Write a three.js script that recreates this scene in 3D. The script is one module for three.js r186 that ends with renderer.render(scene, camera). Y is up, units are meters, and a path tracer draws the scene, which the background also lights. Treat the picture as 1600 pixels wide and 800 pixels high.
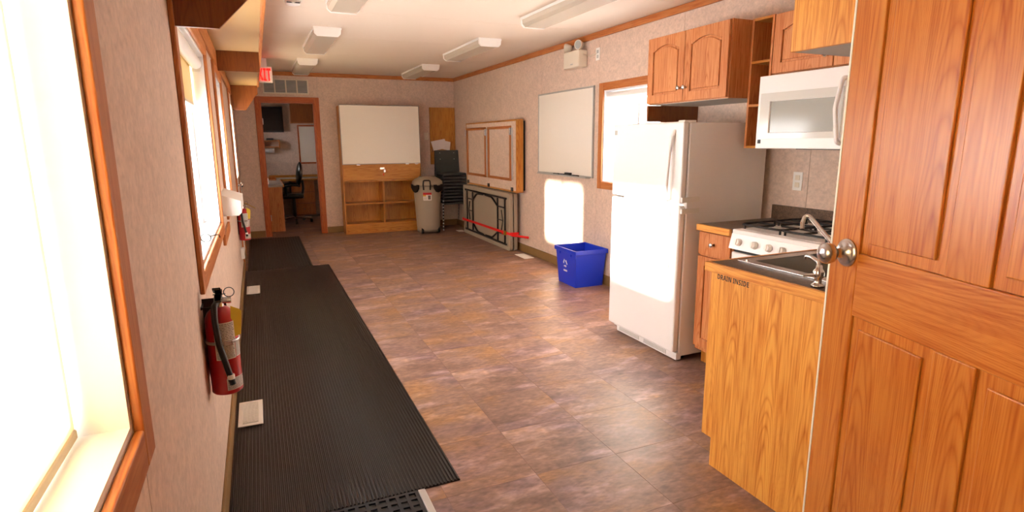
import * as THREE from 'three';
import { RoundedBoxGeometry } from 'three/addons/geometries/RoundedBoxGeometry.js';
import { mergeGeometries } from 'three/addons/utils/BufferGeometryUtils.js';
import { FontLoader } from 'three/addons/loaders/FontLoader.js';
import { TextGeometry } from 'three/addons/geometries/TextGeometry.js';
import { RectAreaLightUniformsLib } from 'three/addons/lights/RectAreaLightUniformsLib.js';

// ---------------------------------------------------------------- camera, sky, sun, exposure
RectAreaLightUniformsLib.init();
const scene = new THREE.Scene();
const camera = new THREE.PerspectiveCamera(2 * Math.atan(400 / 899) * 180 / Math.PI, 2, 0.02, 200);
camera.position.set(0, 1.42, 0);
camera.rotation.set(-11.336 * Math.PI / 180, -23.641 * Math.PI / 180, -0.327 * Math.PI / 180, 'YXZ');
scene.add(camera);
scene.background = new THREE.Color(1.0, 0.975, 0.95);
scene.backgroundIntensity = 7.0;
const sun = new THREE.DirectionalLight(new THREE.Color(1.0, 0.9, 0.76), 18);
sun.name = 'sun';
sun.position.set(-10, 2.07 + 0.9, -4 + 1.8);
sun.target.position.set(0, 0.9, -4);
sun.castShadow = true;
sun.shadow.radius = 5;
sun.shadow.mapSize.set(2048, 2048);
Object.assign(sun.shadow.camera, { left: -9, right: 9, top: 6, bottom: -6, near: 0.5, far: 40 });
scene.add(sun, sun.target);
const renderer = new THREE.WebGLRenderer({ antialias: true });
renderer.toneMapping = THREE.LinearToneMapping;
renderer.toneMappingExposure = 2.65;
renderer.shadowMap.enabled = true;

// ---------------------------------------------------------------- room measures (metres)
const XL = -0.225, XR = 3.10, ZB = -9.44, CH = 2.435, WT = 0.15, ZE = -12.1, ZR = 1.6;

// ---------------------------------------------------------------- seeded noise and textures
function rng(seed) { let s = seed >>> 0; return () => { s = (s + 0x6D2B79F5) >>> 0; let t = Math.imul(s ^ s >>> 15, 1 | s); t = t + Math.imul(t ^ t >>> 7, 61 | t) ^ t; return ((t ^ t >>> 14) >>> 0) / 4294967296; }; }
const rnd = rng(7);
const hash = (x, y, s) => { let h = Math.imul(x, 374761393) ^ Math.imul(y, 668265263) ^ Math.imul(s, 2246822519); h = Math.imul(h ^ h >>> 13, 1274126177); return ((h ^ h >>> 16) >>> 0) / 4294967296; };
const mod = (a, n) => ((a % n) + n) % n;
function vn(x, y, px, py, s) {          // value noise with period px, py
  const xi = Math.floor(x), yi = Math.floor(y), fx = x - xi, fy = y - yi;
  const u = fx * fx * (3 - 2 * fx), v = fy * fy * (3 - 2 * fy);
  const a = hash(mod(xi, px), mod(yi, py), s), b = hash(mod(xi + 1, px), mod(yi, py), s), c = hash(mod(xi, px), mod(yi + 1, py), s), d = hash(mod(xi + 1, px), mod(yi + 1, py), s);
  return a + (b - a) * u + (c - a) * v + (a - b - c + d) * u * v;
}
function fbm(u, v, px, py, oct, s) { let r = 0, a = 0.5, t = 0; for (let o = 0; o < oct; o++) { r += a * vn(u * px, v * py, px, py, s + o); t += a; a *= 0.55; px *= 2; py *= 2; } return r / t; }
const clamp = (x, a = 0, b = 1) => Math.min(b, Math.max(a, x));
function texture(w, h, metresU, metresV, fn, srgb = true) {
  const d = new Uint8Array(w * h * 4);
  for (let j = 0; j < h; j++) for (let i = 0; i < w; i++) {
    const c = fn((i + 0.5) / w, (j + 0.5) / h), k = (j * w + i) * 4;
    d[k] = clamp(c[0]) * 255; d[k + 1] = clamp(c[1]) * 255; d[k + 2] = clamp(c[2]) * 255; d[k + 3] = 255;
  }
  const t = new THREE.DataTexture(d, w, h);
  t.wrapS = t.wrapT = THREE.RepeatWrapping; t.magFilter = THREE.LinearFilter; t.minFilter = THREE.LinearMipmapLinearFilter; t.generateMipmaps = true;
  if (srgb) t.colorSpace = THREE.SRGBColorSpace;
  t.repeat.set(1 / metresU, 1 / metresV); t.needsUpdate = true;
  return t;
}
const oakMap = texture(768, 1024, 1.2, 1.8, (u, v) => {
  const x = u * 1.2, y = v * 1.8;
  const fl = Math.floor(x / 0.2), c = (fl + 0.5) * 0.2 + 0.05 * (hash(fl, 3, 1) - 0.5);
  const warp = fbm(u, v, 10, 4, 3, 11);
  const ph = y * 14 / 1.8 + 1500 * (x - c) * (x - c) + warp * 5 + hash(fl, 5, 2) * 7;
  const f = ph - Math.floor(ph);
  const ring = Math.pow(clamp(1 - Math.abs(f - 0.6) / 0.4), 2.2) * (0.5 + 0.7 * fbm(u, v, 14, 6, 2, 23));
  const pore = Math.pow(fbm(u, v, 200, 14, 2, 31), 2.2);
  const tone = fbm(u, v, 16, 2, 2, 41) - 0.5;
  const d = ring * 0.45 + pore * 0.85;
  return [1.02 - 0.22 * d + tone * 0.08, 0.99 - 0.42 * d + tone * 0.10, 0.96 - 0.62 * d + tone * 0.1];
});
const strandMap = texture(512, 512, 0.9, 0.9, (u, v) => {
  const a = fbm(u, v, 60, 60, 3, 51), b = fbm(u, v, 14, 18, 2, 57), c = Math.pow(fbm(u, v, 90, 120, 2, 61), 2);
  const k = 0.94 + (a - 0.5) * 0.13 + (b - 0.5) * 0.05 - c * 0.06;
  return [k + 0.02, k, k - 0.012];
});
const slate = (u, v) => {
  const w = fbm(u, v, 6, 8, 3, 71);
  const a = fbm(u + 0.05 * w, v + 0.06 * w, 5, 9, 5, 73), b = fbm(u, v + 0.05 * w, 7, 12, 5, 79), g = fbm(u, v, 60, 130, 3, 83), q = fbm(u + 0.06 * w, v + 0.03 * w, 8, 22, 5, 89);
  return { a, b, g, q };
};
const floorMap = texture(1024, 1024, 1.62, 1.62, (u, v) => {
  const { a, b, g, q } = slate(u, v);
  let r = 0.55, gg = 0.428, bb = 0.372;
  const ochre = clamp((b - 0.5) * 4), mauve = clamp((0.5 - a) * 4), pale = clamp((q - 0.54) * 4.5), dark = clamp((0.42 - b) * 5);
  r += ochre * 0.045 - mauve * 0.04 + pale * 0.10 - dark * 0.10; gg += ochre * 0.008 - mauve * 0.03 + pale * 0.105 - dark * 0.09; bb += -ochre * 0.07 + mauve * 0.012 + pale * 0.125 - dark * 0.075;
  const k = 1 + (g - 0.5) * 0.4 + (q - 0.5) * 0.15;
  return [r * k, gg * k, bb * k];
});
const floorBump = texture(512, 512, 1.62, 1.62, (u, v) => { const { a, g } = slate(u, v); const k = 0.5 * a + 0.5 * g; return [k, k, k]; }, false);
const laminateMap = texture(256, 256, 0.4, 0.4, (u, v) => { const a = fbm(u, v, 70, 70, 2, 91), b = fbm(u, v, 24, 24, 2, 93); const k = 0.78 + (a - 0.5) * 0.4 + (b - 0.5) * 0.25; return [k, k * 0.97, k * 0.92]; });
const fineBump = texture(256, 256, 0.12, 0.12, (u, v) => { const k = fbm(u, v, 40, 40, 2, 97); return [k, k, k]; }, false);

// ---------------------------------------------------------------- materials
const C = h => new THREE.Color(h);
const M = (color, roughness = 0.6, extra = {}) => new THREE.MeshStandardMaterial({ color: C(color), roughness, ...extra });
const P = (color, roughness = 0.6, extra = {}) => new THREE.MeshPhysicalMaterial({ color: C(color), roughness, ...extra });
const oak = (c, r = 0.42) => M(c, r, { map: oakMap });
const mat = {
  wall: M('#e6cfbe', 0.62, { map: strandMap }),
  ceiling: M('#e8d8c6', 0.7, { bumpMap: fineBump, bumpScale: 0.0006 }),
  wallCore: M('#b9ad9f', 0.9), floorCore: M('#6b564c', 0.9),
  tile: M('#ffffff', 0.42, { map: floorMap, bumpMap: floorBump, bumpScale: 0.0006 }),
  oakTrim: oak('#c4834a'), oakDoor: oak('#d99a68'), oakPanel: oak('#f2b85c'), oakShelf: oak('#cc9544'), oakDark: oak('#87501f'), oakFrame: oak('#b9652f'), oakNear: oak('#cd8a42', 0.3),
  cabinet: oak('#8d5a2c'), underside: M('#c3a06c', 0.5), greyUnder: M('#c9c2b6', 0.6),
  base: M('#8a6a3e', 0.55), white: M('#f0ece6', 0.45), appliance: P('#f5f1f0', 0.3, { clearcoat: 0.3, clearcoatRoughness: 0.25 }),
  vinyl: M('#eeeef0', 0.4), glass: P('#ffffff', 0.02, { transmission: 1, thickness: 0, ior: 1.45 }),
  fabric: P('#e6cf96', 1.0, { transmission: 0.12, thickness: 0, side: THREE.DoubleSide }), sheerFabric: P('#f6ead0', 1.0, { transmission: 0.55, thickness: 0, side: THREE.DoubleSide }),
  rubber: M('#0d0b0a', 0.32), rubberFar: M('#131212', 0.5), grid: M('#16171d', 0.55),
  black: M('#141414', 0.5), blackGloss: M('#101112', 0.2), darkGrey: M('#35383a', 0.5), chairGrey: M('#3e4441', 0.55),
  chrome: M('#dcdcdc', 0.12, { metalness: 1 }), steel: M('#dedbd6', 0.22, { metalness: 0.9 }), nickel: M('#cfcfd2', 0.26, { metalness: 1 }), alu: M('#c7c6c6', 0.38, { metalness: 0.85 }),
  laminate: M('#7d6452', 0.4, { map: laminateMap }), red: P('#b3101c', 0.28, { clearcoat: 0.5, clearcoatRoughness: 0.1 }), strap: M('#e81414', 0.6), yellow: M('#dcc035', 0.7),
  board: P('#efe7da', 0.24), boardGrey: M('#a9a69f', 0.4), taupe: M('#a59682', 0.65), taupeDark: M('#85796a', 0.6), blue: P('#1235c4', 0.38), cream: M('#e2d6c2', 0.5), lens: P('#dfd3c0', 0.25, { transmission: 0.25, thickness: 0 }),
  paper: M('#e6dedc', 0.8), greyPlastic: M('#b9b7b2', 0.5), window: M('#a9aba6', 0.12), snow: M('#eef2f8', 0.9), blind: M('#d8cdb8', 0.8), leather: M('#17211f', 0.25), screen: M('#0b0c10', 0.18), deskTop: M('#a39a90', 0.3),
  brass: M('#c9a24a', 0.3, { metalness: 1 }), exitRed: new THREE.MeshStandardMaterial({ color: C('#ff1a12'), emissive: C('#ff0d08'), emissiveIntensity: 1.4 }),
};

// ---------------------------------------------------------------- helpers
const used = new Map();
function numbered(n) { const k = used.get(n) || 0; used.set(n, k + 1); return k ? `${n}_${String(k).padStart(3, '0')}` : n; }
let uvSeed = 1;
function uvBox(geo, grain = 'y', jitter = true) {
  let g = geo.index ? geo.toNonIndexed() : geo;
  for (const k of Object.keys(g.attributes)) if (!['position', 'normal', 'uv'].includes(k)) g.deleteAttribute(k);
  const p = g.attributes.position, n = p.count, uv = new Float32Array(n * 2);
  const ou = jitter ? hash(uvSeed, 1, 9) * 3 : 0, ov = jitter ? hash(uvSeed++, 2, 9) * 3 : 0;
  const a = new THREE.Vector3(), b = new THREE.Vector3(), c = new THREE.Vector3();
  for (let i = 0; i < n; i += 3) {
    a.fromBufferAttribute(p, i); b.fromBufferAttribute(p, i + 1); c.fromBufferAttribute(p, i + 2);
    b.sub(a); c.sub(a); b.cross(c);
    const nx = Math.abs(b.x), ny = Math.abs(b.y), nz = Math.abs(b.z);
    for (let k = i; k < i + 3; k++) {
      const x = p.getX(k), y = p.getY(k), z = p.getZ(k); let u, v;
      if (ny >= nx && ny >= nz) [u, v] = grain === 'x' ? [z, x] : [x, z];
      else if (nx >= nz) [u, v] = grain === 'z' ? [y, z] : [z, y];
      else [u, v] = grain === 'x' ? [y, x] : [x, y];
      uv[2 * k] = u + ou; uv[2 * k + 1] = v + ov;
    }
  }
  g.setAttribute('uv', new THREE.BufferAttribute(uv, 2));
  if (!g.attributes.normal) g.computeVertexNormals();
  return g;
}
// box from corner to corner; r > 0 rounds its edges
function bx(x0, y0, z0, x1, y1, z1, r = 0, grain = 'y') {
  const w = Math.abs(x1 - x0), h = Math.abs(y1 - y0), d = Math.abs(z1 - z0);
  const g = r > 0 ? new RoundedBoxGeometry(w, h, d, 2, Math.min(r, w / 2.01, h / 2.01, d / 2.01)) : new THREE.BoxGeometry(w, h, d);
  g.translate((x0 + x1) / 2, (y0 + y1) / 2, (z0 + z1) / 2);
  return uvBox(g, grain);
}
const plain = geo => uvBox(geo, 'y', false);
function cyl(r0, r1, h, x, y, z, axis = 'y', seg = 20) {
  const g = new THREE.CylinderGeometry(r1, r0, h, seg);
  if (axis === 'x') g.rotateZ(-Math.PI / 2); if (axis === 'z') g.rotateX(Math.PI / 2);
  g.translate(x, y, z); return plain(g);
}
const lathe = (pts, seg = 28) => plain(new THREE.LatheGeometry(pts.map(p => new THREE.Vector2(p[0], p[1])), seg));
function tube(pts, r, seg = 24, rad = 8, closed = false) { return plain(new THREE.TubeGeometry(new THREE.CatmullRomCurve3(pts.map(p => new THREE.Vector3(...p)), closed, 'catmullrom', 0.15), seg, r, rad, closed)); }
function bar(a, b, r, rad = 8) { return plain(new THREE.TubeGeometry(new THREE.LineCurve3(new THREE.Vector3(...a), new THREE.Vector3(...b)), 1, r, rad)); }
function extrude(shape, depth, bevel = 0, grain = 'y') {
  return uvBox(new THREE.ExtrudeGeometry(shape, { depth: depth - 2 * bevel, bevelEnabled: bevel > 0, bevelThickness: bevel, bevelSize: bevel, bevelOffset: -bevel, bevelSegments: 2, curveSegments: 14 }).translate(0, 0, bevel), grain);
}
function poly(pts) { const s = new THREE.Shape(); pts.forEach((p, i) => i ? s.lineTo(p[0], p[1]) : s.moveTo(p[0], p[1])); s.closePath(); return s; }
function mesh(name, geos, material, parent = scene, top = false) {
  const list = Array.isArray(geos) ? geos : [geos];
  const m = new THREE.Mesh(list.length > 1 ? mergeGeometries(list) : list[0], material);
  m.name = parent === scene ? numbered(name) : name;
  m.castShadow = m.receiveShadow = true;
  parent.add(m); return m;
}
function tag(o, label, category, group) { o.userData.label = label; o.userData.category = category; if (group) o.userData.group = group; return o; }
function thing(name, label, category, [x, y, z] = [0, 0, 0], turn = 0, group) {
  const o = new THREE.Group(); o.name = numbered(name); o.position.set(x, y, z); o.rotation.y = turn; scene.add(o);
  return tag(o, label, category, group);
}
function struct(name, label, category = name.split('_')[0]) { const o = new THREE.Group(); o.name = name; o.userData = { kind: 'structure', label, category }; scene.add(o); return o; }
// flat face looking towards -x: local x runs to world +z, local z runs to world -x
const faceLeft = -Math.PI / 2;
function canvasTexture(w, h, draw) {
  const c = document.createElement('canvas'); c.width = w; c.height = h; draw(c.getContext('2d'), w, h);
  const t = new THREE.CanvasTexture(c); t.colorSpace = THREE.SRGBColorSpace; return t;
}
const fontBold = await new FontLoader().loadAsync('fonts/droid/droid_sans_bold.typeface.json');
function text(s, size, depth) { const g = new TextGeometry(s, { font: fontBold, size, depth, curveSegments: 4, bevelEnabled: false }); g.computeBoundingBox(); return plain(g); }
// rectangle [a0,a1]x[b0,b1] minus holes, as rectangles
function cut(r, holes) {
  let list = [r];
  for (const h of holes) list = list.flatMap(([a0, a1, b0, b1]) => {
    const c0 = Math.max(a0, h[0]), c1 = Math.min(a1, h[1]), d0 = Math.max(b0, h[2]), d1 = Math.min(b1, h[3]);
    if (c0 >= c1 || d0 >= d1) return [[a0, a1, b0, b1]];
    return [[a0, c0, b0, b1], [c1, a1, b0, b1], [c0, c1, b0, d0], [c0, c1, d1, b1]].filter(q => q[1] - q[0] > 1e-4 && q[3] - q[2] > 1e-4);
  });
  return list;
}

// ---------------------------------------------------------------- floor with single tiles
{
  const f = struct('floor', 'brown slate-look vinyl tile floor');
  mesh('slab', bx(XL - WT, -0.14, ZE - 0.15, XR + WT, -0.005, ZR + 0.15), mat.floorCore, f);
  const TP = 0.405, gap = 0.0007, variants = [];
  for (let k = 0; k < 16; k++) {
    const g = new RoundedBoxGeometry(TP - gap, 0.006, TP - gap, 1, 0.0008);
    const t = uvBox(g, 'x', false), uv = t.attributes.uv;       // streaks run across the room
    const ou = (k % 4) * TP, ov = Math.floor(k / 4) * TP;
    for (let i = 0; i < uv.count; i++) { const z = uv.getX(i), x = uv.getY(i); uv.setXY(i, x + ou, z + ov); }
    variants.push(t);
  }
  const x0 = 1.0 - 4 * TP, z0 = -2.03 + 6 * TP;
  const tones = ['#ffffff', '#faf8f6', '#fffbf7', '#f6f4f4'].map(c => { const m = mat.tile.clone(); m.color = C(c); return m; });
  for (let i = 0; i < 10; i++) for (let j = 0; j < 30; j++) {
    const x = x0 + (i + 0.5) * TP, z = z0 - (j + 0.5) * TP;
    if (x - TP / 2 > XR || x + TP / 2 < XL || z + TP / 2 < ZE) continue;
    if (z < ZB - 0.3 && x > 1.9) continue;
    const m = new THREE.Mesh(variants[(i * 5 + j * 7 + ((i * j) % 3)) % 16], tones[Math.floor(hash(i, j, 4) * 4)]);
    m.name = 'tile'; m.position.set(x, -0.003, z); m.castShadow = m.receiveShadow = true; f.add(m);
  }
}

// ---------------------------------------------------------------- walls made of panels 1.22 m wide
const PG = 0.0016, PT = 0.005;
const winL1 = [-3.80, -2.36, 0.95, 1.90], winL2 = [-5.48, -4.60, 0.95, 1.90], winR = [-4.86, -3.98, 1.02, 1.885], winFar = [-11.4, -10.95, 1.25, 1.8], winL0 = [-1.06, -0.18, 0.95, 1.90], liteL = [-7.80, -7.22, 1.0, 1.85];
function sideWall(name, label, xIn, dir, seams, holes, zFrom, zTo) {
  const w = struct(name, label);
  mesh('core', cut([zFrom, zTo, 0, CH], holes).map(([a, b, c, d]) => bx(xIn + dir * PT, c, a, xIn + dir * WT, d, b)), mat.wallCore, w);
  const s = [zFrom, ...seams, zTo];
  for (let i = 0; i + 1 < s.length; i++)
    mesh('panel', cut([s[i] + PG, s[i + 1] - PG, 0.001, CH - 0.001], holes).map(([a, b, c, d]) => bx(xIn, c, a, xIn + dir * PT, d, b)), mat.wall, w);
  return w;
}
const seamsFrom = (z, lo, hi) => { const r = []; for (let k = -20; k < 20; k++) { const q = z + 1.22 * k; if (q > lo + 0.1 && q < hi - 0.1) r.push(q); } return r; };
sideWall('wall_left', 'left wall of beige mottled panels with window openings', XL, -1, seamsFrom(-2.33, ZE, ZR), [winL0, winL1, winL2, liteL, winFar], ZE, ZR);
sideWall('wall_right', 'right wall of beige mottled panels with one window opening', XR, 1, seamsFrom(-4.97, ZE, ZR), [winR], ZE, ZR);
function crossWall(name, label, zFront, thick, xa, xb, seams, holes) {      // panels on both faces
  const w = struct(name, label), zBack = zFront - thick;
  mesh('core', cut([xa, xb, 0, CH], holes).map(([a, b, c, d]) => bx(a, c, zBack + PT, b, d, zFront - PT)), mat.wallCore, w);
  const s = [xa, ...seams, xb];
  for (const z of [zFront - PT, zBack]) for (let i = 0; i + 1 < s.length; i++)
    mesh('panel', cut([s[i] + PG, s[i + 1] - PG, 0.001, CH - 0.001], holes).map(([a, b, c, d]) => bx(a, c, z, b, d, z + PT)), mat.wall, w);
  return w;
}
const door1 = [0.115, 0.875, 0, 2.005];
crossWall('wall_back', 'end wall of beige panels with an open doorway', ZB, 0.1, XL, XR, [0.935, 2.155], [door1]);
crossWall('wall_far', 'far wall of the office behind the doorway', ZE, 0.15, XL - WT, XR + WT, [1.0], []);
crossWall('wall_rear', 'wall at the near end of the entry passage', ZR + 0.15, 0.15, XL - WT, XR + WT, [1.0], []);
crossWall('wall_sink', 'short beige wall behind the sink counter', -1.10, 0.10, 1.66, XR, [], []);
crossWall('wall_entry', 'beige wall beside the entry passage', -0.10, 0.10, 1.25, XR, [], []);
{
  const w = struct('wall_passage', 'side wall of the entry passage');
  mesh('panel', bx(1.20, 0, -0.2, 1.30, CH, ZR), mat.wall, w);
}
{
  const c = struct('ceiling', 'cream ceiling boards with narrow joints');
  mesh('core', bx(XL - WT, CH + 0.006, ZE - 0.15, XR + WT, CH + 0.14, ZR + 0.15), mat.wallCore, c);
  const s = [ZE, ...seamsFrom(-4.97, ZE, ZR), ZR];
  for (let i = 0; i + 1 < s.length; i++) mesh('panel', bx(XL, CH, s[i] + 0.002, XR, CH + 0.006, s[i + 1] - 0.002), mat.ceiling, c);
  const t1 = struct('trim_1', 'oak crown strip along the top of the right wall'); mesh('strip', bx(XR - 0.018, CH - 0.058, ZB, XR, CH - 0.001, -1.2, 0.004, 'z'), mat.oakTrim, t1);
  const t2 = struct('trim_2', 'oak crown strip along the top of the end wall'); mesh('strip', bx(XL, CH - 0.058, ZB, XR - 0.018, CH - 0.001, ZB + 0.018, 0.004, 'x'), mat.oakTrim, t2);
  const b1 = struct('baseboard_left', 'brown vinyl baseboard along the left wall'); mesh('strip', bx(XL, 0, ZB, XL + 0.012, 0.10, ZR, 0.004, 'z'), mat.base, b1);
  const b2 = struct('baseboard_right', 'brown vinyl baseboard along the right wall'); mesh('strip', bx(XR - 0.012, 0, ZB, XR, 0.10, -2.8, 0.004, 'z'), mat.base, b2);
  const b3 = struct('baseboard_back', 'brown vinyl baseboard along the end wall');
  mesh('strip', bx(XL + 0.012, 0, ZB, 0.043, 0.10, ZB + 0.012, 0.004, 'x'), mat.base, b3); mesh('strip', bx(0.947, 0, ZB, XR - 0.012, 0.10, ZB + 0.012, 0.004, 'x'), mat.base, b3);
  const g = struct('ground', 'snow-covered ground outside the windows'); mesh('snow_cover', bx(-60, -1.1, -60, 60, -0.8, 50), mat.snow, g);
}

// ---------------------------------------------------------------- windows
function windowUnit(n, label, xIn, dir, [z0, z1, y0, y1], shelfSill) {
  const w = struct('window_' + n, label), xo = xIn + dir * WT, T = 0.07, th = 0.016;
  const lo = (a, b) => [Math.min(a, b), Math.max(a, b)];
  const B = (xa, xb, ya, yb, za, zb, r = 0, g = 'y') => { const [a, b] = lo(xa, xb); return bx(a, ya, za, b, yb, zb, r, g); };
  // white lining of the opening
  mesh('lining', [B(xIn + dir * 0.001, xo, y0, y0 + 0.012, z0, z1), B(xIn + dir * 0.001, xo, y1 - 0.012, y1, z0, z1), B(xIn + dir * 0.001, xo, y0 + 0.012, y1 - 0.012, z0, z0 + 0.012), B(xIn + dir * 0.001, xo, y0 + 0.012, y1 - 0.012, z1 - 0.012, z1)], mat.vinyl, w);
  // oak casing
  mesh('casing', B(xIn, xIn - dir * th, y0 - T, y1 + T, z0 - T, z0, 0.004), mat.oakTrim, w);
  mesh('casing', B(xIn, xIn - dir * th, y0 - T, y1 + T, z1, z1 + T, 0.004), mat.oakTrim, w);
  mesh('casing', B(xIn, xIn - dir * th, y1, y1 + T, z0, z1, 0.004, 'z'), mat.oakTrim, w);
  mesh('casing', B(xIn, xIn - dir * th, y0 - T, y0, z0, z1, 0.004, 'z'), mat.oakTrim, w);
  // sliding sashes
  const a0 = z0 + 0.012, a1 = z1 - 0.012, b0 = y0 + 0.012, b1 = y1 - 0.012, mid = (a0 + a1) / 2, f = 0.035;
  const sash = (za, zb, xs) => {
    const s = mesh('sash', [B(xs, xs + dir * 0.025, b0, b0 + f, za, zb), B(xs, xs + dir * 0.025, b1 - f, b1, za, zb), B(xs, xs + dir * 0.025, b0 + f, b1 - f, za, za + f), B(xs, xs + dir * 0.025, b0 + f, b1 - f, zb - f, zb)], mat.vinyl, w);
    const g = new THREE.PlaneGeometry(zb - za - 2 * f, b1 - b0 - 2 * f); g.rotateY(-Math.PI / 2); g.translate(xs + dir * 0.012, (b0 + b1) / 2, (za + zb) / 2);
    mesh('pane', plain(g), mat.glass, s);
  };
  sash(a0, mid + 0.02, xIn + dir * 0.085); sash(mid - 0.02, a1, xIn + dir * 0.112);
  return w;
}
windowUnit(1, 'wide sliding window with oak casing above the near fire extinguisher', XL, -1, winL1);
windowUnit(2, 'small sliding window with oak casing beyond the wall ledge box', XL, -1, winL2);
windowUnit(3, 'sliding window with oak casing behind the refrigerator', XR, 1, winR);
windowUnit(4, 'window in the left wall of the office', XL, -1, winFar);
windowUnit(5, 'sliding window with oak casing on the left wall near the entry', XL, -1, winL0);
function rollerBlind(label, xIn, dir, [z0, z1, , y1], bottom, cloth = mat.fabric) {
  const r = 0.03, xc = xIn + dir * 0.04, t = thing('roller_blind', label, 'blind', [xc, 0, 0]);
  mesh('roller', cyl(r, r, z1 - z0 - 0.05, 0, y1 - 0.05, (z0 + z1) / 2, 'z'), mat.white, t);
  mesh('bracket', bx(-0.02, y1 - 0.09, z0 + 0.0125, 0.02, y1 - 0.0125, z0 + 0.022), mat.white, t); mesh('bracket', bx(-0.02, y1 - 0.09, z1 - 0.022, 0.02, y1 - 0.0125, z1 - 0.0125), mat.white, t);
  mesh('fabric', bx(dir * r - 0.0006, bottom + 0.012, z0 + 0.03, dir * r + 0.0006, y1 - 0.05, z1 - 0.03), cloth, t);
  mesh('hem_bar', bx(dir * r - 0.004, bottom, z0 + 0.03, dir * r + 0.004, bottom + 0.016, z1 - 0.03, 0.003), mat.blind, t);
}
rollerBlind('cream roller blind half raised in the wide window beside the near extinguisher', XL, -1, winL1, 1.62);
rollerBlind('cream roller blind fully drawn in the window nearest the entry', XL, -1, winL0, 0.968, mat.sheerFabric);
rollerBlind('cream roller blind in the small window beyond the wall ledge box', XL, -1, winL2, 1.62);
rollerBlind('cream roller blind rolled up in the window behind the refrigerator', XR, 1, winR, 1.80);

{ // exit door in the left wall, its glass covered by a drawn blind
  const d = struct('door_3', 'white exit door with blind-covered glass beneath the exit sign', 'door'), [z0, z1, y0, y1] = liteL, a = -8.0, b = -7.02;
  mesh('leaf', cut([a + 0.07, b - 0.07, 0.01, 2.03], [liteL]).map(([p, q, c, e]) => bx(XL, c, p, XL + 0.006, e, q)), mat.white, d);
  mesh('casing', bx(XL, 0, a, XL + 0.016, 2.088, a + 0.07, 0.004), mat.oakTrim, d); mesh('casing', bx(XL, 0, b - 0.07, XL + 0.016, 2.088, b, 0.004), mat.oakTrim, d);
  mesh('lite_frame', [bx(XL - WT, y0, z0, XL + 0.012, y0 + 0.02, z1), bx(XL - WT, y1 - 0.02, z0, XL + 0.012, y1, z1), bx(XL - WT, y0 + 0.02, z0, XL + 0.012, y1 - 0.02, z0 + 0.02), bx(XL - WT, y0 + 0.02, z1 - 0.02, XL + 0.012, y1 - 0.02, z1)], mat.vinyl, d);
  const g = new THREE.PlaneGeometry(z1 - z0 - 0.04, y1 - y0 - 0.04); g.rotateY(-Math.PI / 2); g.translate(XL - 0.1, (y0 + y1) / 2, (z0 + z1) / 2); mesh('pane', plain(g), mat.glass, d);
  const f = new THREE.PlaneGeometry(z1 - z0 - 0.04, y1 - y0 - 0.04); f.rotateY(-Math.PI / 2); f.translate(XL - 0.03, (y0 + y1) / 2, (z0 + z1) / 2); mesh('blind', plain(f), mat.sheerFabric, d);
  mesh('door_knob', lathe([[0, 0], [0.032, 0], [0.03, 0.008], [0.012, 0.012], [0.012, 0.03], [0.026, 0.042], [0.02, 0.062], [0, 0.065]], 18).rotateZ(-Math.PI / 2).translate(XL + 0.006, 0.95, b - 0.13), mat.nickel, d);
}
// ---------------------------------------------------------------- far doorway
{
  const d = struct('door_1', 'open doorway with oak casing into the office', 'doorway');
  const [x0, x1, , y1] = door1, T = 0.07, zf = ZB + 0.016;
  mesh('casing', bx(x0 - T, 0, ZB, x0, y1 + T, zf, 0.004), mat.oakFrame, d); mesh('casing', bx(x1, 0, ZB, x1 + T, y1 + T, zf, 0.004), mat.oakFrame, d);
  mesh('casing', bx(x0, y1, ZB, x1, y1 + T, zf, 0.004, 'x'), mat.oakFrame, d);
  mesh('jamb', bx(x0, 0, ZB - 0.1, x0 + 0.018, y1, ZB), mat.oakFrame, d); mesh('jamb', bx(x1 - 0.018, 0, ZB - 0.1, x1, y1, ZB), mat.oakFrame, d); mesh('jamb', bx(x0 + 0.018, y1 - 0.018, ZB - 0.1, x1 - 0.018, y1, ZB, 0, 'x'), mat.oakFrame, d);
  for (const y of [1.72, 0.84, 0.28]) mesh('hinge', [bx(x0 + 0.018, y - 0.045, ZB - 0.045, x0 + 0.022, y + 0.045, ZB - 0.005), cyl(0.007, 0.007, 0.09, x0 + 0.024, y, ZB - 0.048)], mat.nickel, d);
}
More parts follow.
